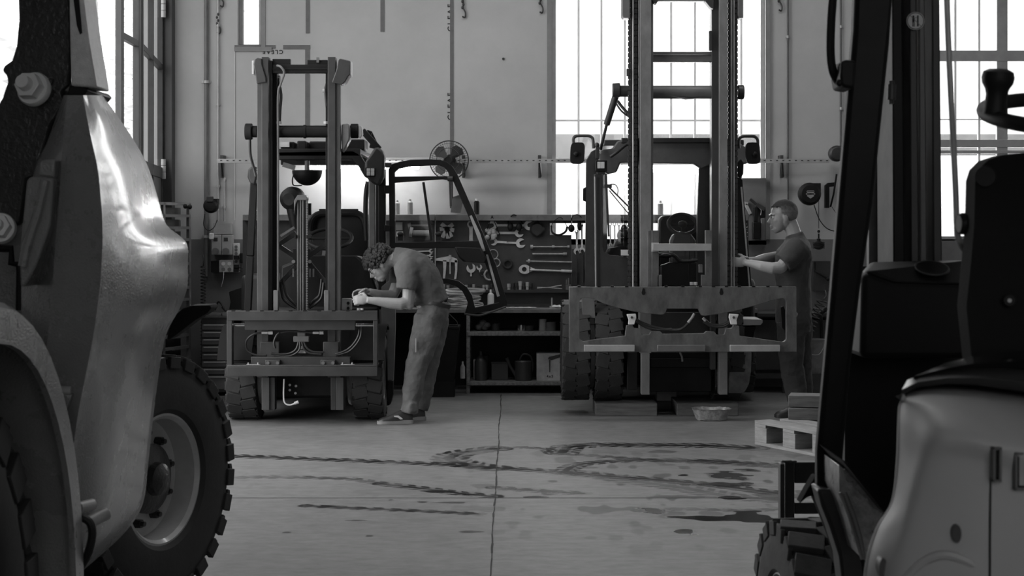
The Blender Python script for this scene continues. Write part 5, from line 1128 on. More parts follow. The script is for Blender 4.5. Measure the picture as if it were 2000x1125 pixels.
# things on the floor under it
place('support_block', woodd, 'long dark support block under the left wheels of the right forklift', 'block', lambda b: b.box(wx(1163,13.45),wx(1283,13.45),13.42,13.9,0,.098), bev=.004)
place('support_block', woodd, 'dark support block behind the foil tray under the right wheel of the right forklift', 'block', lambda b: b.box(wx(1322,13.45),wx(1441,13.45),13.42,13.95,0,.098), bev=.004)
place('white_box', lgrey, 'small pale box on the floor between the two support blocks', 'box', lambda b: b.box(wx(1283,14.6),wx(1321,14.6),14.6,14.75,0,.12), bev=.003)
t = thing('drip_tray','crumpled metal drip tray on the floor in front of the right support block','tray',(wx(1392,13.05),13.1,0))
b = mb(); rnd = random.Random(9); c = V(wx(1392,13.05),13.15,0); R = []
for sc_,z in ((.6,.004),(.78,.004),(.9,.05),(1,.088),(1.04,.09),(.96,.085),(.72,.012),(.5,.01)):
    ring = []
    for i in range(36):
        a = 2*PI*i/36; ca, sa = math.cos(a), math.sin(a); e = lambda q: math.copysign(abs(q)**.6,q); j = 1+rnd.uniform(-.02,.02)
        ring.append(c+V(e(ca)*.145*sc_*j, e(sa)*.11*sc_*j, z+rnd.uniform(-.002,.003)))
    R.append(ring)
b.loft(R); b.build('tray_body', mat('crumpled_foil',.3,.45,metal=.3,var=.5,scale=30,bump=.9,bscale=35), t)
# pallet at right, turned, with timber on it
c0 = P(1474,868,11.68); t = thing('pallet','wooden pallet on the floor beside the foreground cab pillar','pallet',(c0.x,c0.y,0))
x0, y0 = c0.x, c0.y
for k in range(3):
    for j in range(3):
        b = mb(); b.box(x0+k*.33,x0+k*.33+.14,y0+j*.5,y0+j*.5+.14,.022,.122); b.build('block', wood, t, bev=.003)
for j in range(3): b = mb(); b.box(x0,x0+.8,y0+j*.5,y0+j*.5+.13,0,.022); b.build('bottom_board', wood, t, bev=.002)
for k in range(3): b = mb(); b.box(x0+k*.33,x0+k*.33+.13,y0,y0+1.14,.122,.144); b.build('cross_board', wood, t, bev=.002)
for j in range(6): b = mb(); b.box(x0,x0+.8,y0+j*.205,y0+j*.205+.13,.144,.166); b.build('deck_board', wood, t, bev=.002)
t.rotation_euler[2] = math.radians(-64)
b = mb(); c = V(wx(1595,11.75),11.78,.166); b.ob(c+V(0,0,.04),(.36,.22,.08),(.97,-.24,0)); b.build('timber_block', woodd, label='dark squared timber lying on the pallet, the lower of two', cat='timber', bev=.004, group=None)
b = mb(); b.ob(c+V(.0,0,.126),(.36,.20,.08),(.97,-.24,0)); b.build('timber_block', woodd, label='dark squared timber on the pallet, stacked on the lower one', cat='timber', bev=.004)
# ============================================================ big loader at the left, close to the camera
LD = thing('wheel_loader','huge grey loader with a black cast arm filling the left foreground','loader',(-1.3,5.2,0))
rows = [ # row, (px,d) of: left back, left, fold, ridge, flank, edge, back
 (186, (118,5.600),(126,4.840),(133,4.670),(162,4.620),(182,4.720),(200,5.100),(170,5.800)),
 (230, (100,5.700),(112,4.780),(127,4.610),(170,4.560),(203,4.740),(232,5.300),(190,6.000)),
 (275, (90,5.700),(94,4.740),(123,4.570),(179,4.520),(222,4.800),(262,5.400),(210,6.100)),
 (330, (60,5.800),(70,4.720),(119,4.550),(191,4.500),(243,4.820),(291,5.500),(220,6.200)),
 (400, (50,5.800),(58,4.700),(115,4.530),(198,4.480),(258,4.840),(312,5.600),(240,6.300)),
 (440, (45,5.800),(50,4.700),(111,4.530),(200,4.480),(266,4.860),(326,5.600),(250,6.300)),
 (474, (40,5.800),(46,4.700),(108,4.530),(200,4.480),(284,4.900),(364,5.600),(260,6.300)),
 (520, (38,5.800),(44,4.700),(105,4.530),(198,4.480),(292,4.920),(367,5.650),(260,6.300)),
 (560, (36,5.800),(42,4.700),(102,4.530),(195,4.480),(292,4.920),(366,5.650),(260,6.300)),
 (600, (36,5.800),(42,4.700),(99,4.530),(190,4.480),(284,4.900),(352,5.600),(260,6.300)),
 (645, (36,5.800),(42,4.700),(95,4.530),(184,4.480),(268,4.880),(328,5.600),(250,6.300)),
 (690, (40,5.800),(46,4.700),(91,4.530),(176,4.480),(258,4.860),(316,5.600),(240,6.200)),
 (800, (60,5.800),(64,4.720),(88,4.550),(154,4.500),(236,4.840),(301,5.600),(230,6.200)),
 (900, (90,5.800),(96,4.760),(104,4.590),(140,4.540),(222,4.840),(290,5.600),(220,6.200)),
 (985, (100,5.800),(108,4.820),(118,4.650),(138,4.600),(212,4.860),(279,5.600),(220,6.200)),
 (1040, (110,5.800),(118,4.880),(128,4.710),(142,4.660),(196,4.880),(244,5.500),(200,6.100)),
 (1085, (120,5.800),(128,4.960),(134,4.790),(146,4.740),(170,4.900),(196,5.300),(180,6.000)),
 (1118, (135,5.800),(140,5.080),(142,4.910),(146,4.860),(152,4.920),(158,5.200),(150,5.800))]
R = []
for r in rows:
    y = r[0]; q = [P(px,y,d) for px,d in r[1:]]
    seg = [q[0], q[1], q[2]] + [q[2].lerp(q[3],t_) for t_ in (.25,.8,.93)] + [x for x in curve([q[3],q[4],q[5]],6)] + [q[6]]
    R.append(seg)
R2 = []
for j in range(len(R[0])):
    R2.append(curve([R[i][j] for i in range(len(R))], 4))
rings = [[R2[j][i] for j in range(len(R2))] for i in range(len(R2[0]))]
b = MB(); b.loft(rings); body = b.build('body_shell', loaderm, LD, ang=.45)
# recessed side rib, left
b = MB(); b.pp([(52,352),(60,345),(104,349),(98,440),(70,520),(48,560),(40,560),(38,500)],4.50,.15); b.build('side_rib', loaderm, LD, bev=.012)
b = MB(); b.tube([P(88,352,4.49),P(72,420,4.49),P(52,480,4.49),P(44,520,4.49)],.012,8); b.build('rib_edge', loaderm, LD)
b = MB(); b.pp([(76,318),(82,312),(108,312),(106,348),(74,344)],4.52,.15); b.build('side_step', loaderm, LD, bev=.008)
b = MB(); b.pp([(-60,432),(50,430),(46,560),(90,612),(96,720),(60,760),(-60,760)],5.02,.3); b.build('side_panel', loaderm, LD, bev=.01)
b = MB(); b.pp([(36,608),(90,609),(86,720),(60,720)],4.9,.1); b.build('inset_panel', loaderm, LD, bev=.004)
b = MB(); b.tube([P(-30,484,4.8),P(22,486,4.8),P(22,514,4.8),P(36,516,4.8),P(39,530,4.8),P(38,606,4.8)],.011,8); b.build('grab_rail', black, LD)
b = MB(); b.cyl(P(83,613,4.85),P(83,613,4.80),.006); b.build('bolt', black, LD)
# black cast arm
b = MB(); b.pp([(33,-60),(135,-60),(139,60),(139,110),(137,165),(121,180),(128,196),(100,245),(76,318),(74,344),(52,352),(40,440),(-60,446),(-60,230),(-8,212),(4,190),(14,160),(12,145),(2,138),(8,128),(22,118),(31,90),(36,40)],5.0,.35); arm = b.build('cast_arm', castm, LD, bev=.018)
b = MB(); b.pp([(134,-60),(156,-60),(172,70),(189,171),(139,168),(137,100)],4.93,.16); b.build('light_cover', mat('sandy_light_paint',.62,.45,var=.12,scale=40,bump=.5,bscale=260), LD, bev=.006)
b = MB(); b.pp([(141,-20),(152,-20),(158,40),(160,64),(156,67),(150,50)],4.926,.01); b.build('slot', black, LD)
b = MB(); b.pp([(136,166),(164,168),(172,176),(164,186),(130,186)],4.95,.3); b.build('gap_plate', black, LD, bev=.004)
b = MB(); b.pp([(92,152),(106,152),(96,180),(88,196),(70,200)],4.98,.05); b.build('boss', castm, LD, bev=.01)
def bolt(px,py,d,r,ax):
    c = P(px,py,d); ax = V(*ax).normalized(); b = MB(); b.lathe([(0,0),(r,0),(r,.012),(r*.93,.02),(0,.02)],c,ax,32); o = b.build('washer', mat('bright_zinc',.8,.35,metal=.1,var=.1), LD)
    b = MB(); b.cyl(c+ax*.02,c+ax*.055,r*.80,r*.78,6); b.build('nut', 'bright_zinc', o, bev=.002)
    b = MB(); b.cyl(c+ax*.055,c+ax*.085,r*.42,r*.40,24); b.build('bolt_end', 'bright_zinc', o, bev=.002)
bolt(69,176,4.99,.051,(-.22,-1,.25)); bolt(2,447,4.9,.045,(.1,-1,.2))
# far wheel
wheel(LD, (-1.545,6.85,.49), (.92,-.39,0), .495, .40, .258, mat('loader_rim',.45,.35,coat=.3), nlug=28, lug=.02, bolts=10, rim_depth=.10)
b = MB(); b.pp([(326,662),(331,636),(340,617),(356,603),(372,597),(410,596),(413,602),(404,612),(380,626),(352,648),(330,664)],6.3,.15); b.build('mudguard', matteb, LD, bev=.008)
# near wheel and its mudguard
cn = V(-1.225,3.72,.555)
wheel(LD, cn+V(-.20,0,0), (1,-.05,0), .60, .42, .33, mat('loader_rim',.13,.35), nlug=24, lug=.035, bolts=10, rim_depth=.1)
b = MB(); rr = []
for k in range(33):
    a = -.3+PI*1.15*k/32; e = V(0,-math.cos(a),math.sin(a)); o_ = cn+V(.10,0,0)
    rr.append([o_+e*.685, o_+e*.765+V(.0,0,0), o_+e*.78+V(-.02,0,0), o_+e*.78+V(-.55,0,0), o_+e*.765+V(-.55,0,0), o_+e*.765+V(-.02,0,0), o_+e*.685+V(-.015,0,0)])
b.loft(rr); b.build('wheel_arch', loaderm, LD, ang=.5)
b = MB(); b.lathe([(0,-.02),(.78,-.02),(.78,0),(0,0)], cn+V(-.42,0,0),(1,0,0),40); b.build('arch_liner', black, LD)
# bracket rod, and two pale tubes standing for glossy highlights on the body bottom
for pts, r, m_ in (([(118,764,4.50),(140,764,4.5)],.014,loaderm),([(152,992,4.60),(180,985,4.66)],.016,loaderm),([(152,1030,4.66),(208,1003,4.74)],.018,loaderm)):
    b = MB(); b.tube([P(*p) for p in pts], r, 14); b.build('rod_highlight_tube', galv, LD)
b = MB(); b.pp([(100,770),(142,770),(124,812),(108,806)],4.48,.05); b.build('bracket', loaderm, LD, bev=.004)
b = MB(); b.tube(curve([P(150,1014,4.5),P(162,1012,4.5),P(176,1022,4.5),P(180,1045,4.5),P(172,1080,4.5),P(156,1110,4.5)]),.011,8); b.build('hose', black, LD)
b = MB(); b.box(-2.6,-1.62,4.6,7.0,.35,1.2); b.build('chassis', black, LD, bev=.03)

# ============================================================ forklift close to the camera at the right
FT = thing('forklift','foreground forklift with a black cab pillar and pale hood at the right edge','forklift',(1.25,3.9,0))
b = MB(); b.pp([(1672,-60),(1748,-60),(1738,90),(1706,400),(1682,560),(1662,720),(1647,900),(1650,930),(1640,960),(1597,958),(1597,880),(1622,600),(1645,330),(1668,60)],4.2,.05); b.build('cab_pillar', black, FT, bev=.012)
b = MB(); b.pp([(1596,954),(1640,958),(1652,990),(1668,1035),(1690,1098),(1700,1180),(1650,1180),(1640,1089),(1622,1032),(1605,989)],4.15,.1); b.build('lower_pillar', dark, FT, bev=.01)
b = MB(); b.tube(curve([P(1630,-40,4.15),P(1624,30,4.15),P(1622,100,4.15),P(1627,140,4.15),P(1640,163,4.18),P(1652,168,4.2)]),.0105,10); b.build('grab_handle', black, FT)
b = MB(); b.pp([(1643,122),(1650,116),(1672,118),(1668,174),(1645,170),(1641,150)],4.1,.12); b.cyl(P(1636,168,4.1),P(1643,156,4.1),.008); b.build('handle_bracket', blackp, FT, bev=.006)
# mast beyond
b = MB(); b.pb(1697,1747,-60,560,4.9,.03); b.build('mast_web', mgrey, FT)
for a,c,d,t_,m_ in ((1745,1768,4.62,.2,black),(1770,1779,4.7,.1,dark),(1779,1796,4.64,.15,dgrey),(1797,1812,4.66,.1,mgrey),(1813,1823,4.70,.1,dgrey),(1823,1841,4.64,.15,dgrey),(1736,1740,4.80,.05,black)):
    b = MB(); b.pp([(a-3,-60),(c-6,-60),(c,560),(a,560)],d,t_); b.build('mast_rail', m_, FT, bev=.004)
b = MB(); b.cyl(P(1742,165,4.55),P(1741,195,4.55),.012,n=14); b.cyl(P(1741,195,4.55),P(1741,203,4.55),.007,n=10); b.cyl(P(1742,158,4.55),P(1742,165,4.55),.008,n=10); b.build('plug', dgrey, FT)
c = P(1788,41,4.625); b = MB(); b.lathe([(0,-.001),(.0245,-.001),(.0245,.001),(0,.001)],c,(0,1,0),32); st = b.build('warning_sticker', whitem, FT)
b = MB(); b.tube([c+V(.022*math.cos(2*PI*i/32),-.0015,.022*math.sin(2*PI*i/32)) for i in range(32)],.0012,4,True); b.bar(c+V(-.015,-.002,.015),c+V(.015,-.002,-.015),.001,.003,(0,1,0)); b.build('prohibition_ring', mgrey, st)
b = MB()
for sx_ in (-.006,):
    b.ell(c+V(sx_,-.0015,.012),(.0028,.001,.003)); b.ob(c+V(sx_,-.0015,.003),(.006,.001,.012)); b.ob(c+V(sx_-.0015,-.0015,-.009),(.0022,.001,.013)); b.ob(c+V(sx_+.002,-.0015,-.009),(.0022,.001,.013)); b.bar(c+V(sx_,-.0015,.006),c+V(sx_+.009,-.0015,.010),.001,.002,(0,1,0))
b.ob(c+V(.006,-.0015,0),(.004,.001,.030)); b.build('pictogram', black, st)
# dark interior
b = MB(); b.pp([(1650,520),(1960,520),(2100,700),(2100,1060),(1740,1060),(1690,975),(1650,925)],4.70,.05); b.build('inner_panel', black, FT)
b = MB(); b.pp([(1646,900),(1660,908),(1738,998),(1730,1004)],3.9,.3); b.build('floor_edge', black, FT)
# cowl with cup holder
b = MB(); b.pp([(1684,545),(1690,530),(1745,551),(1918,556),(1921,700),(1680,700)],4.40,.25); b.build('cowl', blackp, FT, bev=.015)
b = MB(); q = [P(1690,530,4.40),P(1745,551,4.40),P(1918,556,4.40),P(1900,508,4.53),P(1700,512,4.53)]; b.prism([q],(0,.12,-.03)); b.build('cowl_top', blackp, FT, bev=.010)
c = P(1820,524,4.455); n_ = V(0,-.40,.92).normalized(); u_,v_,_ = frame(n_)
b = MB(); b.tube([c+u_*(.043*math.cos(2*PI*i/30))+v_*(.043*math.sin(2*PI*i/30)) for i in range(30)],.003,8,True); cup = b.build('cup_holder', dgrey, FT)
b = MB(); b.lathe([(0,0),(.042,0)],c+n_*.0015,n_,28); b.build('cup_opening', black, cup, fix=False)
# lever
b = MB(); b.tube(curve([P(1848,-40,3.3),P(1853,100,3.3),P(1860,240,3.3),P(1866,360,3.3),P(1869,440,3.3),P(1874,472,3.3),P(1890,498,3.32)],6),.0062,12); b.build('lever_rod', steel, FT)
b = MB(); b.lathe([(0,-.018),(.017,-.018),(.021,-.012),(.021,.012),(.017,.018),(0,.018)],P(1890,437,3.27),(1,.1,0),24); b.cyl(P(1905,437,3.27),P(1925,437,3.27),.014,n=14); b.build('clamp_knob', blackp, FT)
# seat back
b = MB(); b.pp([(1905,352),(1912,330),(1930,312),(1960,302),(2000,298),(2120,292),(2120,720),(1900,720),(1888,600),(1896,520),(1903,440)],3.2,.07); b.build('seat_back', mat('seat_cloth',.012,.9,spec=.2,bump=.3,bscale=200), FT, bev=.03)
b = MB(); b.cyl(P(1925,345,3.195),P(1925,345,3.19),.020,n=24); b.build('seat_joint', blackp, FT, bev=.002)
b = MB(); b.cyl(P(1972,587,3.19),P(1972,587,3.18),.012,n=16); sb = b.build('seat_joint', blackp, FT, bev=.002)
b = MB(); b.cyl(P(1972,587,3.18),P(1972,587,3.175),.004,n=10); b.build('screw', galv, sb)
# steering wheel and spinner knob
cw = P(2140,224,3.0); vv = V(0,.975,.22).normalized(); b = MB()
b.tube([cw+V(.19*math.cos(2*PI*i/64),0,0)+vv*(.19*math.sin(2*PI*i/64)) for i in range(64)],.0135,14,True); sw = b.build('steering_wheel', blackp, FT)
b = MB(); b.ell(cw,(.05,.05,.03)); b.bar(cw,cw+V(.18,0,0),.03,.015); b.bar(cw,cw+vv*-.18,.03,.015,(1,0,0)); b.build('wheel_hub', blackp, sw)
b = MB(); b.cyl(cw-V(0,0,.02), cw+V(.02,.55,-.62), .028, .04, 16); b.build('steering_column', blackp, FT)
c = P(1944,212,2.97); b = MB(); b.lathe([(0,-.012),(.021,-.010),(.019,.012),(.0185,.024),(.021,.034),(.027,.044),(.0285,.054),(.026,.064),(.016,.069),(0,.070)],c,(.06,-.1,1),28); b.build('spinner_knob', blackp, sw)
# pale hood shell
def hcol(top, pts): return [(top[0],top[1],3.5)]+pts
cols = [
 [(1778,750,3.7),(1762,776,3.4),(1758,800,3.4),(1757,900,3.4),(1746,985,3.4),(1719,1030,3.4),(1698,1100,3.4),(1688,1200,3.4)],
 [(1772,748,3.5),(1764,778,3.03),(1754,798,3.01),(1750,900,3.00),(1740,980,3.0),(1711,1030,3.0),(1690,1100,3.0),(1680,1200,3.0)],
 [(1776,747,3.5),(1768,774,3.01),(1760,798,2.95),(1757,900,2.94),(1745,980,2.94),(1718,1030,2.94),(1697,1100,2.94),(1687,1200,2.94)],
 [(1810,745,3.5),(1800,767,3.0),(1792,812,2.89),(1778,900,2.885),(1764,980,2.88),(1750,1030,2.88),(1730,1100,2.88),(1720,1200,2.88)],
 [(1846,745,3.5),(1842,765,3.0),(1836,832,2.825),(1815,900,2.83),(1795,980,2.84),(1785,1030,2.84),(1775,1100,2.84),(1765,1200,2.84)],
 [(1900,745,3.5),(1900,769,3.0),(1895,840,2.80),(1890,900,2.80),(1885,980,2.80),(1880,1030,2.80),(1875,1100,2.80),(1870,1200,2.80)],
 [(1960,750,3.5),(1960,777,3.0),(1960,852,2.785),(1960,920,2.78),(1960,980,2.78),(1960,1030,2.78),(1960,1100,2.78),(1960,1200,2.78)],
 [(2060,760,3.5),(2060,790,3.0),(2060,870,2.765),(2060,930,2.76),(2060,980,2.76),(2060,1030,2.76),(2060,1100,2.76),(2060,1200,2.76)],
 [(2160,770,3.5),(2160,800,3.0),(2160,880,2.765),(2160,930,2.76),(2160,980,2.76),(2160,1030,2.76),(2160,1100,2.76),(2160,1200,2.76)],
 [(2500,770,3.5),(2500,800,3.0),(2500,880,2.79),(2500,930,2.78),(2500,980,2.78),(2500,1030,2.78),(2500,1100,2.78),(2500,1200,2.78)],
 [(2560,770,3.5),(2575,800,3.05),(2590,880,2.88),(2590,930,2.86),(2590,980,2.86),(2590,1030,2.86),(2590,1100,2.86),(2590,1200,2.86)],
 [(2540,770,3.6),(2520,800,3.4),(2500,880,3.4),(2500,930,3.4),(2500,980,3.4),(2500,1030,3.4),(2500,1100,3.4),(2500,1200,3.4)]]
G = [curve([P(*q) for q in c_],5) for c_ in cols]; nr = len(G[0])
G2 = [curve([G[j][i] for j in range(len(G))],5) for i in range(nr)]
b = MB(); m_ = len(G2[0]); b.add([p for r_ in G2 for p in r_],[(i*m_+j,i*m_+j+1,(i+1)*m_+j+1,(i+1)*m_+j) for i in range(nr-1) for j in range(m_-1)])
hood = b.build('hood', hoodm, FT, ang=1.2, mods=[('SOLIDIFY',dict(thickness=.012,offset=-1))], fix=True)
b = MB(); b.tube(curve([P(1966,792,2.955),P(1952,820,2.875),P(1940,850,2.833),P(1936,880,2.795),P(1934,980,2.785),P(1933,1180,2.785)],6),.0018,6); b.build('seam', black, hood)
for x0,x1,y0,y1 in ((1940,1957,874,942),(1983,2012,884,958)):
    b = MB()
    for q in ((x0,x1,y0,y0+5),(x0,x1,y1-5,y1),(x0,x0+5,y0,y1),(x1-5,x1,y0,y1)): b.pb(*q,2.758,.02)
    em = b.build('embossed_letter', mgrey, hood, bev=.001)
    b = MB(); b.pb(x0+5,x0+8,y0+5,y1-5,2.762,.004); b.pb(x0+5,x1-5,y1-9,y1-5,2.762,.004); b.build('letter_recess', black, em)
for px,py,rx,ry,d in ((1869,1043,9,18,2.795),(1725,1112,8,22,2.88)):
    b = MB(); b.pp([(px+rx*math.cos(2*PI*i/24),py+ry*math.sin(2*PI*i/24)) for i in range(24)],d,.03); b.build('plug_hole', dark, hood)
b = MB(); b.tube(curve([P(1760,1140,2.85),P(1800,1100,2.83),P(1840,1084,2.81),P(1880,1092,2.80),P(1920,1118,2.80),P(1940,1150,2.80)]),.008,8); b.build('arch_ridge', hoodm, hood)
# glossy black rim on top of the hood
def band(name, m_, pts_top, pts_bot, d0, d1):
    b = MB(); n = len(pts_top); rings = []
    for (xt,yt),(xb,yb) in zip(pts_top,pts_bot): rings.append([P(xb,yb,d0),P((xt*.3+xb*.7),(yt*.45+yb*.55),d0-.03),P(xt,yt,d0+.02),P(xt,yt,d1),P(xb,yb,d1)])
    b.loft(rings); return b.build(name, m_, FT, ang=.9)
band('hood_lip', mat('lip_rubber',.06,.3), [(1772,742),(1800,732),(1850,724),(1900,720),(1960,720),(2080,726),(2160,732),(2560,735)], [(1757,776),(1790,757),(1850,750),(1900,752),(1960,760),(2080,778),(2160,786),(2580,790)], 3.02, 3.5)
band('glossy_cover', mat('gloss_black',.01,.12,coat=1,var=.1,rv=.03), [(1810,724),(1850,708),(1900,696),(1960,688),(2080,680),(2160,678),(2540,690)], [(1778,743),(1850,727),(1900,722),(1960,722),(2080,728),(2160,734),(2565,738)], 3.05, 3.6)
# mudguard, shiny sill, wheel, backrest
b = MB(); b.pp([(1639,908),(1647,912),(1657,924),(1672,934),(1684,948),(1700,966),(1716,984),(1728,996),(1722,1014),(1706,1052),(1692,1096),(1681,1089),(1665,1032),(1652,993),(1640,962)],4.0,.2); b.build('front_sill', mat('worn_sill',.4,.3,metal=.4,var=.5,scale=30,bump=.4), FT, bev=.006)
b = MB(); rnd = random.Random(4)
for i in range(16):
    f_ = i/15; b.ell(P(1652+f_*72, 922+f_*76+rnd.uniform(-3,3), 3.99),(.006+rnd.random()*.006,.006,.005+rnd.random()*.006), n=8, m=6)
b.build('caked_grease', mat('wet_grease',.3,.12), FT)
for off in (0,9):
    b = MB(); b.tube(curve([P(1641+off,962,3.99),P(1656+off,1000,3.99),P(1670+off,1045,3.99),P(1684+off*.5,1092,3.99)]),.0045,8); b.build('sill_ridge', galv, FT)
b = MB(); b.pp([(1562,984),(1578,955),(1592,932),(1598,930),(1598,957),(1608,990),(1624,1032),(1640,1090),(1640,1110),(1622,1050),(1602,1000),(1588,968),(1576,972)],4.3,.06); b.build('mudguard', matteb, FT, bev=.006)
b = MB(); b.tube(curve([P(1587,945,4.29),P(1600,972,4.29),P(1618,1012,4.29),P(1632,1060,4.29),P(1641,1110,4.29)]),.004,8); b.build('mudguard_edge', galv, FT)
wheel(FT, (.885,5.05,.315), (-1,-.08,0), .315, .22, .155, nlug=20, lug=.018, fill=.7, tyre_m=mat('dusty_rubber',.09,.85,var=.3,scale=14,bump=.3,bscale=70))
b = MB(); b.pb(1524,1533,906,1320,5.9,.05); b.pb(1533,1552,903,1320,5.95,.06); b.pb(1552,1605,903,944,5.98,.05); b.pb(1552,1600,982,1004,5.98,.05); b.cyl(P(1536,903,5.93),P(1536,898,5.93),.02,n=12); b.cyl(P(1549,903,5.93),P(1549,899,5.93),.014,n=12); b.build('fork_carriage', dark, FT, bev=.004)
b = MB(); b.box(1.22,1.6,3.4,4.9,.35,.85); b.build('chassis', black, FT, bev=.03)
for zc_,x_ in ((.315,1.95),): wheel(FT, (x_,3.2,.3), (-1,0,0), .3, .2, .15, nlug=18, lug=.02)
# ============================================================ people
REM = lambda vx, it=4, f=.5: [('REMESH', dict(mode='VOXEL', voxel_size=vx)), ('SMOOTH', dict(iterations=it, factor=f))]
def WR(s_, size):
    tx = bpy.data.textures.new('folds','CLOUDS'); tx.noise_scale = size; tx.noise_depth = 2
    return [('DISPLACE', dict(texture=tx, strength=s_, mid_level=.5, texture_coords='LOCAL'))]
def head_geo(b, C, Fw, Up, k=1.0):
    Fw = Vector(Fw).normalized(); S = Vector(Up).cross(Fw).normalized(); U = Fw.cross(S).normalized(); A = (Fw,S,U)
    pt = lambda f,s,u: C+(Fw*f+S*s+U*u)*k
    e = lambda f,s,u,r,**q: b.ell(pt(f,s,u), tuple(x*k for x in r), A=A, n=18, m=12)
    e(-.012,0,.035,(.098,.076,.088)); e(.035,0,-.02,(.060,.062,.085)); e(.045,0,-.075,(.045,.045,.035)); e(.062,0,-.098,(.026,.026,.018))
    e(-.01,0,-.03,(.06,.064,.06)); e(.078,0,.025,(.022,.05,.016)); e(.06,.035,-.02,(.025,.022,.024)); e(.06,-.035,-.02,(.025,.022,.024))
    b.limb([pt(.085,0,.018),pt(.100,0,-.005),pt(.116,0,-.026),pt(.098,0,-.036)],[.006*k,.009*k,.012*k,.009*k],[.006*k,.010*k,.016*k,.012*k],10)
    e(.096,0,-.056,(.011,.024,.007)); e(.093,0,-.067,(.011,.022,.008)); e(.085,0,-.085,(.014,.022,.012))
    for s in (-1,1):
        e(-.005,s*.076,-.008,(.020,.008,.032)); e(.008,s*.074,.0,(.006,.010,.02))
    return pt, A
def hand_geo(b, W, D, Dn, side, curl, L_=.18, k=1.0):
    # W wrist, D direction of the palm, Dn palm normal (inside of the hand), side: towards the thumb
    D = Vector(D).normalized(); N_ = Vector(Dn); N_ = (N_-D*N_.dot(D)).normalized(); S = Vector(side); S = (S-D*S.dot(D)-N_*S.dot(N_)).normalized(); W = Vector(W)
    b.limb if False else None
    b.ell(W+D*.045*k,(.05*k,.040*k,.017*k),A=(D,S,N_),n=14,m=10); b.ell(W+D*.07*k,(.03*k,.042*k,.014*k),A=(D,S,N_),n=14,m=10)
    b.ell(W+D*.03*k+S*.022*k+N_*.008*k,(.035*k,.018*k,.017*k),A=(D,S,N_),n=12,m=8)
    for i,(o,l) in enumerate(((.031,.92),(.011,1.0),(-.010,.95),(-.030,.78))):
        p = W+D*(.088-.004*abs(i-1))*k+S*o*k; a = curl[i] if isinstance(curl,(list,tuple)) else curl; d = D.copy(); pts = [W+D*.05*k+S*o*.9*k, p]; ang = a*.55
        for j,sl in enumerate((.042,.027,.022)):
            dd = D*math.cos(ang)+N_*math.sin(ang); p = p+dd*(sl*l*k); pts.append(p); ang += a*(1.0 if j == 0 else .75)
        b.caps(pts,[.0088*k,.0094*k,.0085*k,.0078*k,.0066*k])
    p = W+D*.02*k+S*.03*k; t1 = p+(D*.5+S*.75+N_*.45).normalized()*.035*k; t2 = t1+(D*.8+S*.1+N_*.6).normalized()*.03*k; t3 = t2+(D*.85-S*.35+N_*.4).normalized()*.024*k
    b.caps([W+D*.01*k+S*.01*k,p,t1,t2,t3],[.014*k,.013*k,.0115*k,.0105*k,.0085*k])
def shoe(name, parent, heel, toe, m_, sole_m, k=1.0, logo=False):
    heel = Vector(heel); toe = Vector(toe); D = (toe-heel); L_ = D.length; D.normalize(); S = D.cross(V(0,0,1)).normalized()
    prof = [(0,.030,.0,.075),(.04,.036,.0,.09),(.12,.036,.0,.10),(.28,.036,.0,.11),(.42,.036,0,.098),(.55,.040,0,.078),(.70,.046,0,.062),(.85,.044,0,.052),(.95,.034,0,.042),(1.0,.016,0,.028)]
    b = MB(); R = []
    for t,w_,z0,h in prof:
        c = heel+D*(t*L_); R.append([c+S*(w_*k*math.copysign(abs(math.cos(a))**.7,math.cos(a)))+V(0,0,.022+(h-.022)*max(0,math.sin(a))**.8 if math.sin(a) > 0 else .020) for a in [2*PI*i/20 for i in range(20)]])
    b.loft(R); o = b.build(name, m_, parent)
    b = MB(); R = []
    for t,w_,z0,h in prof:
        c = heel+D*(t*(L_+.012)-.006); w_ = w_*1.08; R.append([c+S*w_*k*s_+V(0,0,z_) for s_,z_ in ((-1,.002),(1,.002),(1,.026+(.006 if t<.3 else 0)),(-1,.026+(.006 if t<.3 else 0)))])
    b.loft(R); b.build('sole', sole_m, o)
    if logo:
        b = MB(); c = heel+D*(L_*.42)+V(0,0,.055); y = -.040
        b.prism([[c+D*(a*.01)+V(0,y,z_*.01)+V(0,0,0) for a,z_ in ((-4.2,-1.6),(-2.2,-1.8),(-.5,-.3),(2.4,.2),(2.6,1.1),(-.8,1.2),(-2.8,-.2))]],(0,.006,0)); b.build('side_mark', whitem, o)
    return o
# ------------------------------------------------ bending worker
dA = 13.02
Q = lambda px,py,dy=0.: P(px,py,dA+dy)
fA = V(wx(800,dA),dA,0)
A_ = thing('person','person with dark curly hair and glasses bending forward beside the left forklift','person',(fA.x,dA,0))
body = MB()
# torso core, legs (inside clothes), arms, neck, head
body.limb([Q(846,612),Q(838,585),Q(824,548),Q(808,526),Q(790,512),Q(776,506)],[.10,.11,.115,.11,.08,.05],[.14,.14,.15,.16,.15,.07],18)
body.caps([Q(843,612,-.08),Q(818,706,-.10),Q(797,795,-.10)],[.085,.06,.04]); body.caps([Q(848,612,.08),Q(842,700,.10),Q(822,790,.12)],[.085,.06,.04])
body.caps([Q(782,508),Q(768,506),Q(752,512)],[.062,.056,.055])
# near arm
body.caps([Q(795,524,-.14),Q(799,560,-.20),Q(797,592,-.21)],[.040,.050,.044]); body.ell(Q(800,597,-.21),(.032,.036,.03))
body.limb([Q(799,588,-.21),Q(782,594,-.23),Q(760,592,-.24),Q(735,588,-.25),Q(718,586,-.25)],[.043,.046,.041,.031,.025],[.040,.044,.040,.033,.029],16)
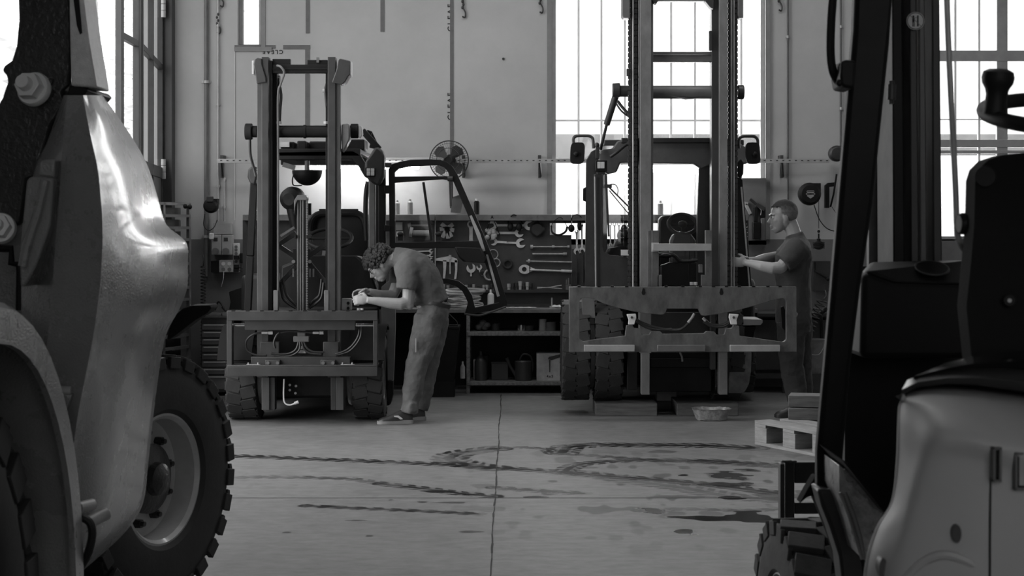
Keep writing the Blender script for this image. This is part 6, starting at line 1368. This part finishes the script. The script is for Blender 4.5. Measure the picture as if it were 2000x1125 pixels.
# far arm
body.caps([Q(788,524,.13),Q(778,550,.14),Q(768,575,.10)],[.040,.05,.043])
body.limb([Q(770,576,.10),Q(755,577,.06),Q(738,574,0),Q(720,569,-.05)],[.042,.040,.032,.025],[.040,.040,.034,.028],16)
hand_geo(body, Q(719,586,-.25), (-1,0,.02), (.1,1,-.4), (0,-.2,1), [1.35,1.4,1.45,1.5], k=.98)
hand_geo(body, Q(721,569,-.05), (-.85,-.1,-.05), (-.1,-.55,-.8), (-.2,-.6,.5), [.75,.9,1.05,1.2], k=.98)
hc = Q(742,516,0); Fw = V(-.72,-.02,-.70); Up = V(-.70,0,.72)
pt, AX = head_geo(body, hc, Fw, Up)
bo = body.build('body', skinm, A_, mods=REM(.0055,3), fix=True)
# hair: curly mass
hb = MB(); rnd = random.Random(2); Fw_,S_,U_ = AX
hb.ell(hc+U_*.045-Fw_*.018,(.112,.090,.088),A=AX,n=20,m=14)
for i in range(420):
    th = rnd.random()*2*PI; ph = math.acos(rnd.uniform(-.45,1)); d = Fw_*(math.sin(ph)*math.cos(th))*.118+S_*(math.sin(ph)*math.sin(th))*.094+U_*math.cos(ph)*.098
    p = hc+U_*.042-Fw_*.018+d
    loc_f = (p-hc).dot(Fw_); loc_u = (p-hc).dot(U_)
    if loc_f > .055 and loc_u < .045: continue
    if loc_u < -.02 and loc_f > -.02: continue
    r = rnd.uniform(.008,.017); hb.ell(p,(r,r,r),n=6,m=5)
hb.build('hair', hairm, A_, fix=False)
gl = MB()
for s_ in (-1,1):
    c = pt(.092,s_*.033,.004); gl.tube([c+S_*(.022*math.cos(2*PI*i/16))+U_*(.017*math.sin(2*PI*i/16)) for i in range(16)],.0022,6,True); gl.tube([pt(.092,s_*.055,.006),pt(.05,s_*.078,.008),pt(-.01,s_*.082,.006)],.0025,6)
gl.tube([pt(.094,-.011,.006),pt(.098,0,.008),pt(.094,.011,.006)],.002,6); gl.build('glasses', black, A_)
ey = MB(); [ey.ell(pt(.078,s_*.031,.004),(.012,.012,.012),n=10,m=8) for s_ in (-1,1)]; ey.build('eye', whitem, A_)
# shirt
sh = MB()
sh.limb([Q(850,596),Q(846,588),Q(838,570),Q(826,545),Q(810,524),Q(792,511),Q(778,504),Q(768,502)],[.112,.116,.128,.138,.138,.112,.084,.074],[.165,.168,.180,.195,.205,.190,.105,.075],26)
sh.limb([Q(790,516,-.12),Q(794,530,-.17),Q(795,548,-.20),Q(793,566,-.21)],[.088,.090,.080,.078],[.07,.078,.076,.074],18)
sh.limb([Q(785,516,.12),Q(780,540,.15),Q(776,556,.14)],[.085,.080,.070],[.07,.074,.068],18)
sh.ell(Q(800,528,-.11),(.115,.125,.105)); sh.ell(Q(796,525,.10),(.10,.11,.10)); sh.ell(Q(797,524,-.17),(.085,.07,.085)); sh.ell(Q(822,585,0),(.10,.15,.05))
sh.build('t_shirt', shirtm, A_, mods=REM(.010,6)+WR(.015,.08))
# trousers
tr = MB()
tr.limb([Q(852,588),Q(848,600),Q(844,618),Q(840,640)],[.110,.122,.124,.10],[.165,.175,.178,.16],24)
tr.limb([Q(838,615,-.085),Q(832,650,-.09),Q(822,690,-.10),Q(812,720,-.105),Q(806,760,-.11),Q(802,790,-.11),Q(799,806,-.11)],[.115,.112,.098,.082,.078,.066,.068],[.095,.095,.088,.080,.076,.070,.072],20)
tr.limb([Q(848,620,.085),Q(846,660,.09),Q(838,700,.10),Q(832,740,.11),Q(826,780,.12),Q(820,798,.12)],[.112,.10,.085,.075,.064,.066],[.095,.092,.085,.075,.068,.070],20)
rnd = random.Random(6)
for k in range(5): tr.tube([Q(785+4*k,800-3*k,-.16),Q(800,806-4*k,-.20),Q(815,800-3*k,-.16)],.012,6)
tr.ell(Q(815,672,-.18),(.06,.02,.09)); trs = tr.build('trousers', pantm, A_, mods=REM(.010,4)+WR(.019,.075))
b = MB(); b.limb([Q(851,587),Q(849,594)],[.121,.124],[.172,.176],24); b.build('belt', dark, A_)
b = MB(); b.bar(Q(812,661,-.212),Q(812,688,-.212),.004,.008,(1,0,0)); b.build('pocket_trim', lgrey, trs)
shoe('shoe', A_, Q(805,822,-.11).xy.to_3d(), Q(738,822,-.16).xy.to_3d(), mat('shoe_black',.03,.45), mat('grey_sole',.22,.6), logo=True)
shoe('shoe', A_, Q(829,822,.12).xy.to_3d(), Q(775,822,.06).xy.to_3d(), 'shoe_black', 'grey_sole')
# ------------------------------------------------ standing worker
dB = 13.45
Q = lambda px,py,dy=0.: P(px,py,dB+dy)
B_ = thing('person','standing person with short greying hair reaching toward the right forklift mast','person',(wx(1550,dB),dB,0))
body = MB()
body.limb([Q(1553,612),Q(1552,580),Q(1550,540),Q(1550,505),Q(1552,480),Q(1550,462)],[.10,.10,.11,.11,.075,.05],[.14,.13,.14,.15,.12,.055],18)
body.caps([Q(1552,468),Q(1548,450),Q(1543,436)],[.066,.060,.058])
body.caps([Q(1550,612,-.09),Q(1548,706,-.09),Q(1556,785,-.09)],[.085,.06,.04]); body.caps([Q(1556,612,.09),Q(1562,706,.10),Q(1572,782,.12)],[.085,.06,.04])
body.caps([Q(1556,488,-.15),Q(1538,505,-.22),Q(1526,522,-.23)],[.040,.050,.045]); body.ell(Q(1523,527,-.23),(.033,.036,.032))
body.limb([Q(1527,522,-.23),Q(1508,524,-.24),Q(1488,520,-.22),Q(1468,515,-.18),Q(1456,513,-.15)],[.046,.046,.040,.031,.026],[.044,.046,.041,.034,.030],16)
body.caps([Q(1552,482,.18),Q(1530,500,.18),Q(1512,502,.16)],[.056,.05,.042])
body.limb([Q(1513,502,.16),Q(1492,505,.08),Q(1475,509,.0),Q(1462,509,-.04)],[.042,.039,.031,.026],[.042,.041,.034,.030],16)
hand_geo(body, Q(1457,513,-.15), (-1,.1,.05), (.1,1,0), (0,.15,1), [.35,.4,.5,.6])
hand_geo(body, Q(1463,508,-.04), (-.95,.1,.35), (-.2,-.4,-1), (0,-1,.1), [.5,.6,.7,.8])
hc = Q(1529,424,0); Fw = V(-1,-.06,-.12); Up = V(-.12,0,1)
pt, AX = head_geo(body, hc, Fw, Up, 1.05)
body.build('body', mat('skin_tanned',.30,.45,var=.08), B_, mods=REM(.0055,3))
Fw_,S_,U_ = AX
hb = MB(); n,m = 72,48; vs_ = []; fs_ = []; keep = {}
for j_ in range(m+1):
    for i_ in range(n):
        ph = PI*.98*(j_+.3)/m; a_ = 2*PI*i_/n; f_ = .108*math.sin(ph)*math.cos(a_); s__ = .085*math.sin(ph)*math.sin(a_); u__ = .098*math.cos(ph)
        vs_.append(hc+(Fw_*(f_-.012)+S_*s__+U_*(u__+.035))*1.05); f_ -= .012; u__ += .035
        lim = .080-.12*max(0,.085-f_) if f_ > .03 else (.02 if f_ > 0 else (.02+f_*1.6 if f_ > -.04 else -.045))
        lim += .006*math.sin(i_*2.1+j_)
        keep[(j_,i_)] = u__ > lim
for j_ in range(m):
    for i_ in range(n):
        i2 = (i_+1)%n
        if keep[(j_,i_)] and keep[(j_,i2)] and keep[(j_+1,i_)] and keep[(j_+1,i2)]: fs_.append((j_*n+i_, j_*n+i2, (j_+1)*n+i2, (j_+1)*n+i_))
us_ = sorted({i for f in fs_ for i in f}); rm_ = {i:k for k,i in enumerate(us_)}; hb.add([vs_[i] for i in us_], [tuple(rm_[i] for i in f) for f in fs_])
hm = mat('short_greying_hair',.1,.8,var=.6,scale=70,bump=.6,bscale=300); nt_ = hm.node_tree; N_ = nt_.nodes; L_ = nt_.links
t_ = N_.new('ShaderNodeTexCoord'); s_ = N_.new('ShaderNodeSeparateXYZ'); L_.new(t_.outputs['Generated'], s_.inputs[0])
nn = N_.new('ShaderNodeTexNoise'); nn.inputs['Scale'].default_value = 9; L_.new(t_.outputs['Generated'], nn.inputs['Vector'])
ma = N_.new('ShaderNodeMath'); ma.operation = 'MULTIPLY_ADD'; ma.inputs[1].default_value = .5; L_.new(nn.outputs[0], ma.inputs[0]); L_.new(s_.outputs['Z'], ma.inputs[2])
rr2 = N_.new('ShaderNodeValToRGB'); rr2.color_ramp.elements[0].position = .55; rr2.color_ramp.elements[0].color = (.16,.16,.16,1); rr2.color_ramp.elements[1].position = 1.0; rr2.color_ramp.elements[1].color = (.025,.025,.025,1)
L_.new(ma.outputs[0], rr2.inputs[0]); L_.new(rr2.outputs[0], N_['Principled BSDF'].inputs['Base Color'])
hb.build('hair', hm, B_, mods=[('SOLIDIFY',dict(thickness=.005,offset=-1))])
b = MB(); [b.ell(pt(.094,s_*.034,.027),(.007,.018,.005),A=AX,n=10,m=6) for s_ in (-1,1)]; b.build('eyebrows', hairm, B_)
ey = MB(); [ey.ell(pt(.079,s_*.031,.007),(.013,.013,.013),n=10,m=8) for s_ in (-1,1)]; ey.build('eye', whitem, B_)
b = MB(); [b.ell(pt(.091,s_*.031,.007),(.003,.006,.006),A=AX,n=8,m=6) for s_ in (-1,1)]; b.build('pupil', black, B_)
sh = MB()
sh.limb([Q(1550,632),Q(1550,600),Q(1549,560),Q(1548,525),Q(1552,495),Q(1556,476),Q(1553,463),Q(1551,456)],[.142,.138,.134,.146,.142,.105,.076,.072],[.17,.165,.17,.19,.205,.18,.090,.072],26)
sh.limb([Q(1560,480,-.14),Q(1550,492,-.19),Q(1538,506,-.22),Q(1529,514,-.23)],[.090,.092,.086,.084],[.075,.080,.078,.076],18)
sh.limb([Q(1556,482,.14),Q(1540,494,.18),Q(1528,500,.18)],[.085,.08,.07],[.07,.075,.07],18)
sh.ell(Q(1558,492,-.1),(.11,.13,.105)); sh.ell(Q(1556,490,-.17),(.085,.075,.085)); sh.build('t_shirt', shirtd, B_, mods=REM(.010,5)+WR(.014,.09))
tr = MB()
tr.limb([Q(1551,600),Q(1552,622),Q(1553,650)],[.128,.132,.12],[.165,.175,.165],24)
tr.limb([Q(1546,630,-.09),Q(1545,680,-.09),Q(1546,710,-.09),Q(1552,750,-.09),Q(1558,784,-.09)],[.115,.105,.095,.088,.078],[.095,.09,.085,.078,.072],20)
tr.limb([Q(1560,630,.09),Q(1562,690,.10),Q(1566,740,.11),Q(1570,782,.12)],[.11,.095,.085,.075],[.095,.09,.08,.072],20)
trs = tr.build('trousers', pantd, B_, mods=REM(.010,4)+WR(.018,.075))
b = MB(); b.pp([(1525,600),(1530,598),(1540,620),(1538,650),(1528,640)], dB-.19, .02); b.build('pocket', black, trs)
shoe('shoe', B_, Q(1566,811,-.09).xy.to_3d(), Q(1515,811,-.14).xy.to_3d(), 'shoe_black', 'shoe_black')
shoe('shoe', B_, Q(1585,811,.12).xy.to_3d(), Q(1540,811,.06).xy.to_3d(), 'shoe_black', 'shoe_black')
